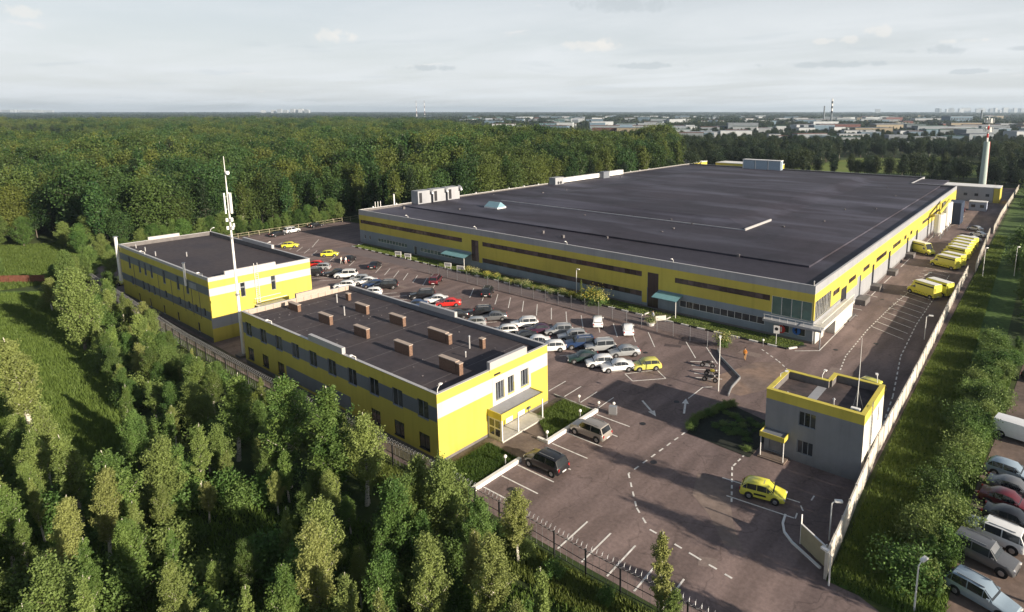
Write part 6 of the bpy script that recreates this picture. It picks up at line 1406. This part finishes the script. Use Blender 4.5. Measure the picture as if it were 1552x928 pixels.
# only the front rows are really seen one by one: nearest to the open side first
near = cand[:160]; rest = cand[160:]
def fheight(x, y): return 12.5 + 10.5 * (mnoise.noise((x * .016, y * .016, 0)) * .6 + .5) + rf.uniform(-3.2, 3.4)
for d, x, y in near:
    e_ = abs(x + 182) < 8 or abs(x + 217) < 8
    kd = rf.choices(['round', 'tall', 'conifer'], [5, 5, .8])[0]
    zn = 'by the field at the left edge' if y < 44 else ('behind the farther yellow office' if y < 80 else ('behind the back railing of the car park' if y < 106 else 'left of the warehouse'))
    l = '%s %s in the forest front %s' % ('low' if (lowf := (e_ and rf.random() < .5)) else 'tall', dict(conifer='dark spruce', tall='upright birch', round='broad crowned tree')[kd], zn)
    plant(kd, x, y, fheight(x, y) * (rf.uniform(.45, .85) if lowf else 1), l, l.replace('spruce', 'spruces').replace('birch', 'birches').replace('tree', 'trees'), rnd=rf)
for k in range(46):      # lower growth along the foot of the forest
    y = 47 + k * 1.28; plant('bushy', -179.6 + rf.uniform(-2.2, 1.2), y, rf.uniform(2.5, 7.5), 'low leafy tree at the foot of the forest behind the farther office', 'low trees along the foot of the forest', w=1.7, rnd=rf)
# instanced mass
PC = bpy.data.collections.new('forest_source')
srcs = []
def src(name, meshes):
    bm = bmesh.new()
    for m in meshes: bm.from_mesh(m)
    me = bpy.data.meshes.new(name); bm.to_mesh(me); bm.free(); return me
def joined(name, tm, cm):
    me = bpy.data.meshes.new(name); n0 = len(tm.vertices)
    V = np.empty(n0 * 3, np.float32); tm.vertices.foreach_get('co', V); V2 = np.empty(len(cm.vertices) * 3, np.float32); cm.vertices.foreach_get('co', V2)
    F1 = [tuple(p.vertices) for p in tm.polygons if len(p.vertices) == 4]; F2 = np.arange(len(cm.vertices)).reshape(-1, 4) + n0
    F = np.concatenate([np.array(F1), F2]); m = np_mesh(name, np.concatenate([V, V2]).reshape(-1, 3), F, [tm.materials[0], cm.materials[0]])
    mi = np.zeros(len(F), np.int32); mi[len(F1):] = 1; m.polygons.foreach_set('material_index', mi); return m
k = 0
for kd in ('round', 'tall', 'conifer'):
    for tm, cm in T_FOR[kd]:
        o = bpy.data.objects.new('src%02d' % k, joined('src', tm, cm)); PC.objects.link(o); k += 1
def shade_copy(me):
    c = me.copy(); c.materials[1] = M_LEAF_SHADE; return c
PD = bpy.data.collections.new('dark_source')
for k, o in enumerate(sorted(PC.objects, key=lambda q: q.name)): PD.objects.link(bpy.data.objects.new('dark%02d' % k, shade_copy(o.data)))
PF = bpy.data.collections.new('far_source')
for s in range(4):      # light groves for the far distance: a dozen crowns in one piece
    rng = np.random.default_rng(200 + s); pts, outs = [], []
    for c in range(12):
        cx, cy, hh, rr_ = rng.uniform(-20, 20), rng.uniform(-20, 20), rng.uniform(11, 18), rng.uniform(4, 6.5)
        q = rng.normal(0, 1, (90, 3)); q /= np.linalg.norm(q, axis=1)[:, None]; q[:, 2] = np.abs(q[:, 2]) * rng.uniform(.5, 1, 90) 
        P = q * [rr_, rr_, hh * .55] * rng.uniform(.8, 1.08, (90, 1)) + [cx, cy, hh * .42]; P[:30, 2] *= .45; pts.append(P); outs.append(q)
    V, F = leaves(np.concatenate(pts), 1.5, rng, np.concatenate(outs), .5, .8); o = bpy.data.objects.new('far%02d' % s, np_mesh('grove', V, F, M_LEAF_SHADE)); PF.objects.link(o)
def scatter_gn(name, pts, coll, label):
    me = bpy.data.meshes.new(name); me.from_pydata([p[:3] for p in pts], [], [])
    a = me.attributes.new('rotz', 'FLOAT', 'POINT'); a.data.foreach_set('value', [p[3] for p in pts])
    a = me.attributes.new('scl', 'FLOAT_VECTOR', 'POINT'); a.data.foreach_set('vector', [v for p in pts for v in (p[4], p[4], p[5])])
    a = me.attributes.new('idx', 'INT', 'POINT'); a.data.foreach_set('value', [p[6] for p in pts])
    o = bpy.data.objects.new(name, me); link(o); tag(o, label, kind='stuff')
    ng = bpy.data.node_groups.new(name, 'GeometryNodeTree'); ng.interface.new_socket('Geometry', in_out='INPUT', socket_type='NodeSocketGeometry'); ng.interface.new_socket('Geometry', in_out='OUTPUT', socket_type='NodeSocketGeometry')
    gi, go = ng.nodes.new('NodeGroupInput'), ng.nodes.new('NodeGroupOutput'); ci = ng.nodes.new('GeometryNodeCollectionInfo'); ci.inputs[0].default_value = coll; ci.inputs[1].default_value = True; ci.inputs[2].default_value = True
    ip = ng.nodes.new('GeometryNodeInstanceOnPoints'); ip.inputs['Pick Instance'].default_value = True
    def attr(nm, ty):
        n = ng.nodes.new('GeometryNodeInputNamedAttribute'); n.data_type = ty; n.inputs[0].default_value = nm
        return [s for s in n.outputs if s.enabled and s.name == 'Attribute'][0]
    cx = ng.nodes.new('ShaderNodeCombineXYZ'); er = ng.nodes.new('FunctionNodeEulerToRotation')
    L = ng.links.new; L(gi.outputs[0], ip.inputs['Points']); L(ci.outputs[0], ip.inputs['Instance']); L(attr('idx', 'INT'), ip.inputs['Instance Index'])
    L(attr('rotz', 'FLOAT'), cx.inputs[2]); L(cx.outputs[0], er.inputs[0]); L(er.outputs[0], ip.inputs['Rotation']); L(attr('scl', 'FLOAT_VECTOR'), ip.inputs['Scale']); L(ip.outputs[0], go.inputs[0])
    m = o.modifiers.new('scatter', 'NODES'); m.node_group = ng; return o
nsrc = len(PC.objects)
def pick(): 
    r = rf.random(); return rf.randrange(5) if r < .46 else (5 + rf.randrange(4) if r < .92 else 9 + rf.randrange(2))
pts = []; dpts = []
for d, x, y in rest:
    h = fheight(x, y) / 20; pts.append((x, y, 0, rf.uniform(0, 6.28), h * rf.uniform(.9, 1.15), h, pick()))
# mid and far: the closed forest on the left, patchy trees on the right
S = 9.5
for i in range(-170, 60):
    for j in range(20, 200):
        x, y = i * S + rf.uniform(-4, 4), j * S + rf.uniform(-4, 4); d = math.hypot(x, y)
        if d > 1500 or not in_view(x, y, 40): continue
        left = forest_here(x, y)
        if left and d < 636: continue
        if x > -150 and y < 330: continue
        if in_poly(x, y, FARM): continue
        if not left:
            dens = mnoise.noise((x * .006, y * .006, 3.3)) * .5 + .5 + (mnoise.noise((x * .02, y * .02, 8)) * .22)
            if d > 400 and rf.random() > (1.5 * dens - .02 if d < 800 else 1.15 * dens - .22): continue
        h = (fheight(x, y) if left else (rf.uniform(8, 14) if d < 560 else rf.uniform(5, 9.5))) / 20
        (pts if left else dpts).append((x, y, 0, rf.uniform(0, 6.28), h * (1.2 if left else 1.35), h, pick()))
scatter_gn('distant_woods', dpts, PD, 'patchy woods with cloud shade in their dark leaf colour between the meadow and the far town')
scatter_gn('forest', pts, PC, 'dense green forest mass stretching back behind its front trees')
pts = []
r_ = 1450
rg = random.Random(9)
while r_ < 15000:
    stp = r_ * .026 + 4; n = int(1.75 * r_ / (stp * 1.05))
    for k in range(n):
        a = -1.0 + 1.9 * (k + rg.random()) / n; dd = r_ + rg.uniform(-.5, .5) * stp
        x = dd * (FW[0] * math.cos(a) + RT[0] * math.sin(a)); y = dd * (FW[1] * math.cos(a) + RT[1] * math.sin(a))
        if a > -.30 and dd < 5500 and mnoise.noise((x * .0025, y * .0025, 1)) + .5 * mnoise.noise((x * .011, y * .011, 5)) < .06: continue
        if dd > 4500 and mnoise.noise((x * .0006, y * .0006, 4)) < -.3: continue
        s = (.75 + .25 * dd / 4000) * rg.uniform(.8, 1.2); pts.append((x, y, 0, rg.uniform(0, 6.28), s * (1 + dd / 5000), min(s, 1.5), rg.randrange(4)))
    r_ += stp
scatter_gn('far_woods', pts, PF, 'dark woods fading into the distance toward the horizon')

# ------------------------------------------------------------------ grass blades
def grass(name, poly, n, h, m, label, z=.01, seed=1, w=.045):
    rng = np.random.default_rng(seed); xs = [p[0] for p in poly]; ys = [p[1] for p in poly]; P = []
    X = rng.uniform(min(xs), max(xs), n * 2); Y = rng.uniform(min(ys), max(ys), n * 2)
    for x, y in zip(X, Y):
        if in_poly(x, y, poly): P.append((x, y))
    P = np.array(P[:n]); n = len(P); a = rng.uniform(0, 6.28, n); hh = h * rng.uniform(.5, 1.4, n); ln = rng.normal(0, .35, (n, 2)) * hh[:, None]
    ww = w * rng.uniform(.7, 1.6, n); dx, dy = np.cos(a) * ww, np.sin(a) * ww
    V = np.stack([np.stack([P[:, 0] - dx, P[:, 1] - dy, np.full(n, z)], 1), np.stack([P[:, 0] + dx, P[:, 1] + dy, np.full(n, z)], 1), np.stack([P[:, 0] + ln[:, 0], P[:, 1] + ln[:, 1], z + hh], 1)], 1).reshape(-1, 3)
    o = link(bpy.data.objects.new(name, np_mesh(name, V, np.arange(n * 3).reshape(-1, 3), m))); return tag(o, label, 'grass', kind='stuff')
grass('grass', [(-10.2, 42), (-6.6, 42), (-6.4, 90), (-8.5, 200), (-11, 200), (-11.1, 90)], 60000, .34, M_BLADED, 'tall yellowish grass on the verge outside the fence', seed=1, w=.05)
grass('grass', [(-7.2, 42), (-2.8, 42), (-2.9, 60), (-1.2, 104), (-6, 104)], 40000, .40, M_BLADE, 'rank green grass among the bushes by the dirt car park', seed=2, w=.05)
grass('grass', [(-160, 18), (-148, 29), (-120, 25), (-98, 22), (-77, 19.5), (-69, 16), (-76, 9), (-110, 9), (-135, 10)], 110000, .42, M_BLADE, 'tall grass in the sunlit clearing', seed=3, w=.06)
grass('grass', [(-44.0, 33.2), (-39.4, 33.2), (-39.4, 39.9), (-44.0, 40.2)], 9000, .22, M_BLADE, 'rough grass on the lawn nearest the fence', .05, 4, .03)
grass('grass', [(-44.0, 47.4), (-39.4, 44.3), (-39.4, 52.2), (-44.0, 52.2)], 9000, .22, M_BLADE, 'rough grass on the lawn right of the office path', .05, 5, .03)
grass('grass', [(-75, 28.5), (-30, 28.5), (-14, 28.5), (-14, 31.7), (-75, 31.2)], 34000, .35, M_BLADE, 'rough grass along the foot of the wire fence', seed=6)
grass('grass', [(-84, 2), (-60, -2), (-24, -2), (-14, 22), (-22, 29), (-44, 25), (-70, 19)], 60000, .45, M_BLADE, 'undergrowth grass on the floor of the thicket', seed=7, w=.06)
grass('grass', [(-141, 84.6), (-28.6, 84.2), (-27, 87.6), (-141, 87.8)], 20000, .10, M_BLADE, 'short grass on the lawn strip by the warehouse', .11, 8, .06)
grass('grass', [(-215, 28), (-204, 41), (-172, 44), (-158, 30), (-160, 20), (-200, 18)], 50000, .5, M_BLADE, 'long grass on the field by the rusty fence', seed=9, w=.09)

# ------------------------------------------------------------------ town and works in the distance
def at_dist(px, d, px0=900.0, f=926.3):
    """a place d metres ahead, by bearing"""
    b = (px - px0) / f / math.cos(R(9.86)); 
    return d * (FW[0] + RT[0] * b), d * (FW[1] + RT[1] * b)
M_FW = [mat('far_wall_%s' % n, c, .8, .1, .1) for n, c in (('white', (.36, .385, .41)), ('pale', (.17, .195, .22)), ('blue', (.10, .15, .20)), ('red', (.13, .06, .055)), ('tan', (.22, .19, .14)))]
M_FR = [mat('far_roof_%s' % n, c, .8, .1, .1) for n, c in (('grey', (.10, .115, .14)), ('red', (.10, .05, .045)), ('green', (.05, .10, .09)), ('white', (.25, .28, .32)))]
GT = 'small houses in the far woods'; GI = 'far industrial sheds'
rt = random.Random(21)
def far_box(bear, d, w, dp, h, wm, rm, label, group, cat='building', pitched=False, nwin=0, nm='shed'):
    x, y = at_dist(bear, d); t = thing(nm, label, cat, (x, y, 0), R(37) + rt.uniform(-.3, .3), group)
    MB().box(-w / 2, w / 2, -dp / 2, dp / 2, 0, h).build('wall', wm, t)
    b = MB()
    if pitched:
        r = h + dp * .35; b.face([(-w / 2 - .3, -dp / 2 - .3, h), (w / 2 + .3, -dp / 2 - .3, h), (w / 2, 0, r), (-w / 2, 0, r)]); b.face([(w / 2 + .3, dp / 2 + .3, h), (-w / 2 - .3, dp / 2 + .3, h), (-w / 2, 0, r), (w / 2, 0, r)])
        b.face([(-w / 2, -dp / 2, h), (-w / 2, 0, r - .1), (-w / 2, dp / 2, h)]); b.face([(w / 2, dp / 2, h), (w / 2, 0, r - .1), (w / 2, -dp / 2, h)])
    else: b.box(-w / 2 - .3, w / 2 + .3, -dp / 2 - .3, dp / 2 + .3, h, h + .5)
    b.build('roof', rm, t)
    if nwin:
        g = MB().box(-w / nwin * .3, w / nwin * .3, -.1, .1, 0, h * .16).mesh('window', M_GLASS)
        for f_ in range(max(1, int(h / 9))):
            for k in range(nwin): inst('window', g, t, (-w / 2 + w * (k + .5) / nwin, -dp / 2 - .11, h * .25 + f_ * h * .4))
    return t
for k in range(34):    # row of white cottages left of centre
    far_box(rt.uniform(700, 885), rt.uniform(1500, 2150), rt.uniform(12, 20), 10, rt.uniform(9, 13), rt.choice(M_FW[:3]), rt.choice(M_FR), 'small pale cottage among the dark trees near the horizon', GT, 'house', True, nm='cottage')
for k in range(120):
    far_box(rt.uniform(700, 1250), rt.uniform(950, 3400), rt.uniform(16, 60), rt.uniform(12, 22), rt.uniform(9, 15), rt.choice(M_FW[:3]), rt.choice(M_FR), 'pale building among the dark trees of the far town', 'buildings of the far town')
for k in range(60):
    far_box(rt.uniform(1010, 1560), rt.uniform(620, 1100), rt.uniform(12, 44), rt.uniform(9, 16), rt.uniform(7, 11), rt.choice(M_FW[:3]), rt.choice(M_FR), 'low pale workshop in the dark trees beyond the meadow', 'low workshops beyond the meadow', nwin=4)
for k in range(110):
    far_box(rt.uniform(1200, 1560), rt.uniform(900, 3200), rt.uniform(16, 70), rt.uniform(12, 22), rt.uniform(8, 14), rt.choice(M_FW), rt.choice(M_FR), 'pale shed in the far industrial area', GI)
for a in [(905, 1050, 26, 14, 15, M_FW[2], M_FR[3], 'pale blue block with a white roof left of the red shed', None), (925, 900, 52, 16, 10, M_FW[3], M_FR[1], 'long low dark red shed beyond the forest edge', None), (960, 880, 50, 16, 11, M_FW[4], M_FR[0], 'long tan roofed shed right of the red shed', None),
          (1016, 870, 52, 14, 9, M_FW[1], M_FR[2], 'long shed with a green roof in the far trees', None), (1062, 790, 40, 14, 8, M_FW[0], M_FR[3], 'long white shed nearest behind the forest on the left', None), (1105, 760, 34, 14, 8, M_FW[0], M_FR[0], 'white shed with a step in its roof behind the warehouse', None),
          (1290, 830, 42, 14, 9, M_FW[0], M_FR[0], 'long white workshop below the chimneys', None), (1465, 760, 46, 20, 12, M_FW[1], M_FR[3], 'long pale green hall left of the antenna tower', None), (1535, 720, 34, 18, 11, M_FW[0], M_FR[3], 'white hall right of the antenna tower', None), (1435, 1500, 60, 30, 22, M_FW[2], M_FR[3], 'big pale blue block in the right distance', None), (1390, 1700, 70, 30, 15, M_FW[0], M_FR[3], 'long bright white hall in the right distance', None)]:
    far_box(*a[:8], a[8], nwin=8)
for i, (b_, d) in enumerate(((1277, 585), (1297, 580), (1335, 570), (1345, 585), (1358, 580), (1385, 575), (1398, 570))):
    far_box(b_, d, rt.uniform(6, 12), 6, rt.uniform(4, 6), M_FW[0], M_FR[3], 'small white shed in the trees behind the bright meadow', 'small sheds behind the bright meadow', nwin=3)
def chimney(bear, d, h, r, label, stripes):
    x, y = at_dist(bear, d); t = thing('factory_chimney', label, 'chimney', (x, y, 0))
    n = 7
    for k in range(n):
        z0, z1 = h * (.0 if k == 0 else .46 + .09 * (k - 1)), h * (.46 + .09 * k); 
        if not stripes and k: continue
        if not stripes: z1 = h
        r0, r1 = r * (1 - .35 * z0 / h), r * (1 - .35 * z1 / h); MB().tube((0, 0, z0), (0, 0, min(z1, h)), r0, r1, n=14).build('stack_section', M_FW[1] if k == 0 else (M_BLACKP if k % 2 else M_WHITE), t)
chimney(1250, 1500, 64, 2.6, 'tall factory chimney with black and white bands at its top', True); chimney(1239, 1620, 48, 2.4, 'shorter plain chimney left of the banded one', False); chimney(1471, 1650, 38, 3.0, 'dark chimney in front of the far skyline', False)
for i, b_ in enumerate((639, 651)):
    x, y = at_dist(b_, 4200); t = thing('radio_mast', 'thin red and white radio mast on the horizon, %s of two' % ('left' if i == 0 else 'right'), 'mast', (x, y, 0))
    for k in range(6): MB().tube((0, 0, k * 18), (0, 0, k * 18 + 18), 2.4 - .25 * k, 2.2 - .25 * k, n=6).build('mast_section', M_FW[3] if k % 2 else M_WHITE, t)
for k in range(44):     # skyline of apartment towers
    b_ = rt.choice([rt.uniform(1400, 1552), rt.uniform(1290, 1552), rt.uniform(1440, 1520)]); far_box(b_, rt.uniform(8500, 9500), rt.uniform(30, 75), 30, rt.uniform(50, 85), M_FW[0] if rt.random() < .7 else M_FW[1], M_FR[3], 'pale apartment tower on the right skyline', 'apartment towers on the right skyline', nm='apartment_tower')
for k in range(16): far_box(rt.uniform(30, 110), rt.uniform(8500, 9500), rt.uniform(60, 140), 40, rt.uniform(45, 60), M_FW[0], M_FR[3], 'pale apartment block on the left skyline', 'apartment blocks on the left skyline', nm='apartment_tower')
for k in range(12): far_box(rt.uniform(410, 480), rt.uniform(7000, 8000), rt.uniform(35, 70), 30, rt.uniform(45, 65), M_FW[0], M_FR[3], 'white apartment block above the forest near the centre left', 'white apartment blocks above the forest', nm='apartment_tower')

# ------------------------------------------------------------------ haze
hz = MB().box(-11500, 11500, -11500, 11500, -1, 118).build('haze', [])
tag(hz, 'thin evening haze over the whole landscape', kind='stuff')
hm = bpy.data.materials.new('haze_air'); hm.use_nodes = True; t = hm.node_tree
for n in list(t.nodes): t.nodes.remove(n)
o = t.nodes.new("ShaderNodeOutputMaterial"); v = t.nodes.new("ShaderNodeVolumePrincipled"); v.inputs['Color'].default_value = (.66, .82, 1.0, 1); v.inputs['Density'].default_value = .000085; v.inputs['Anisotropy'].default_value = .2
t.links.new(v.outputs[0], o.inputs['Volume']); hz.data.materials.append(hm)
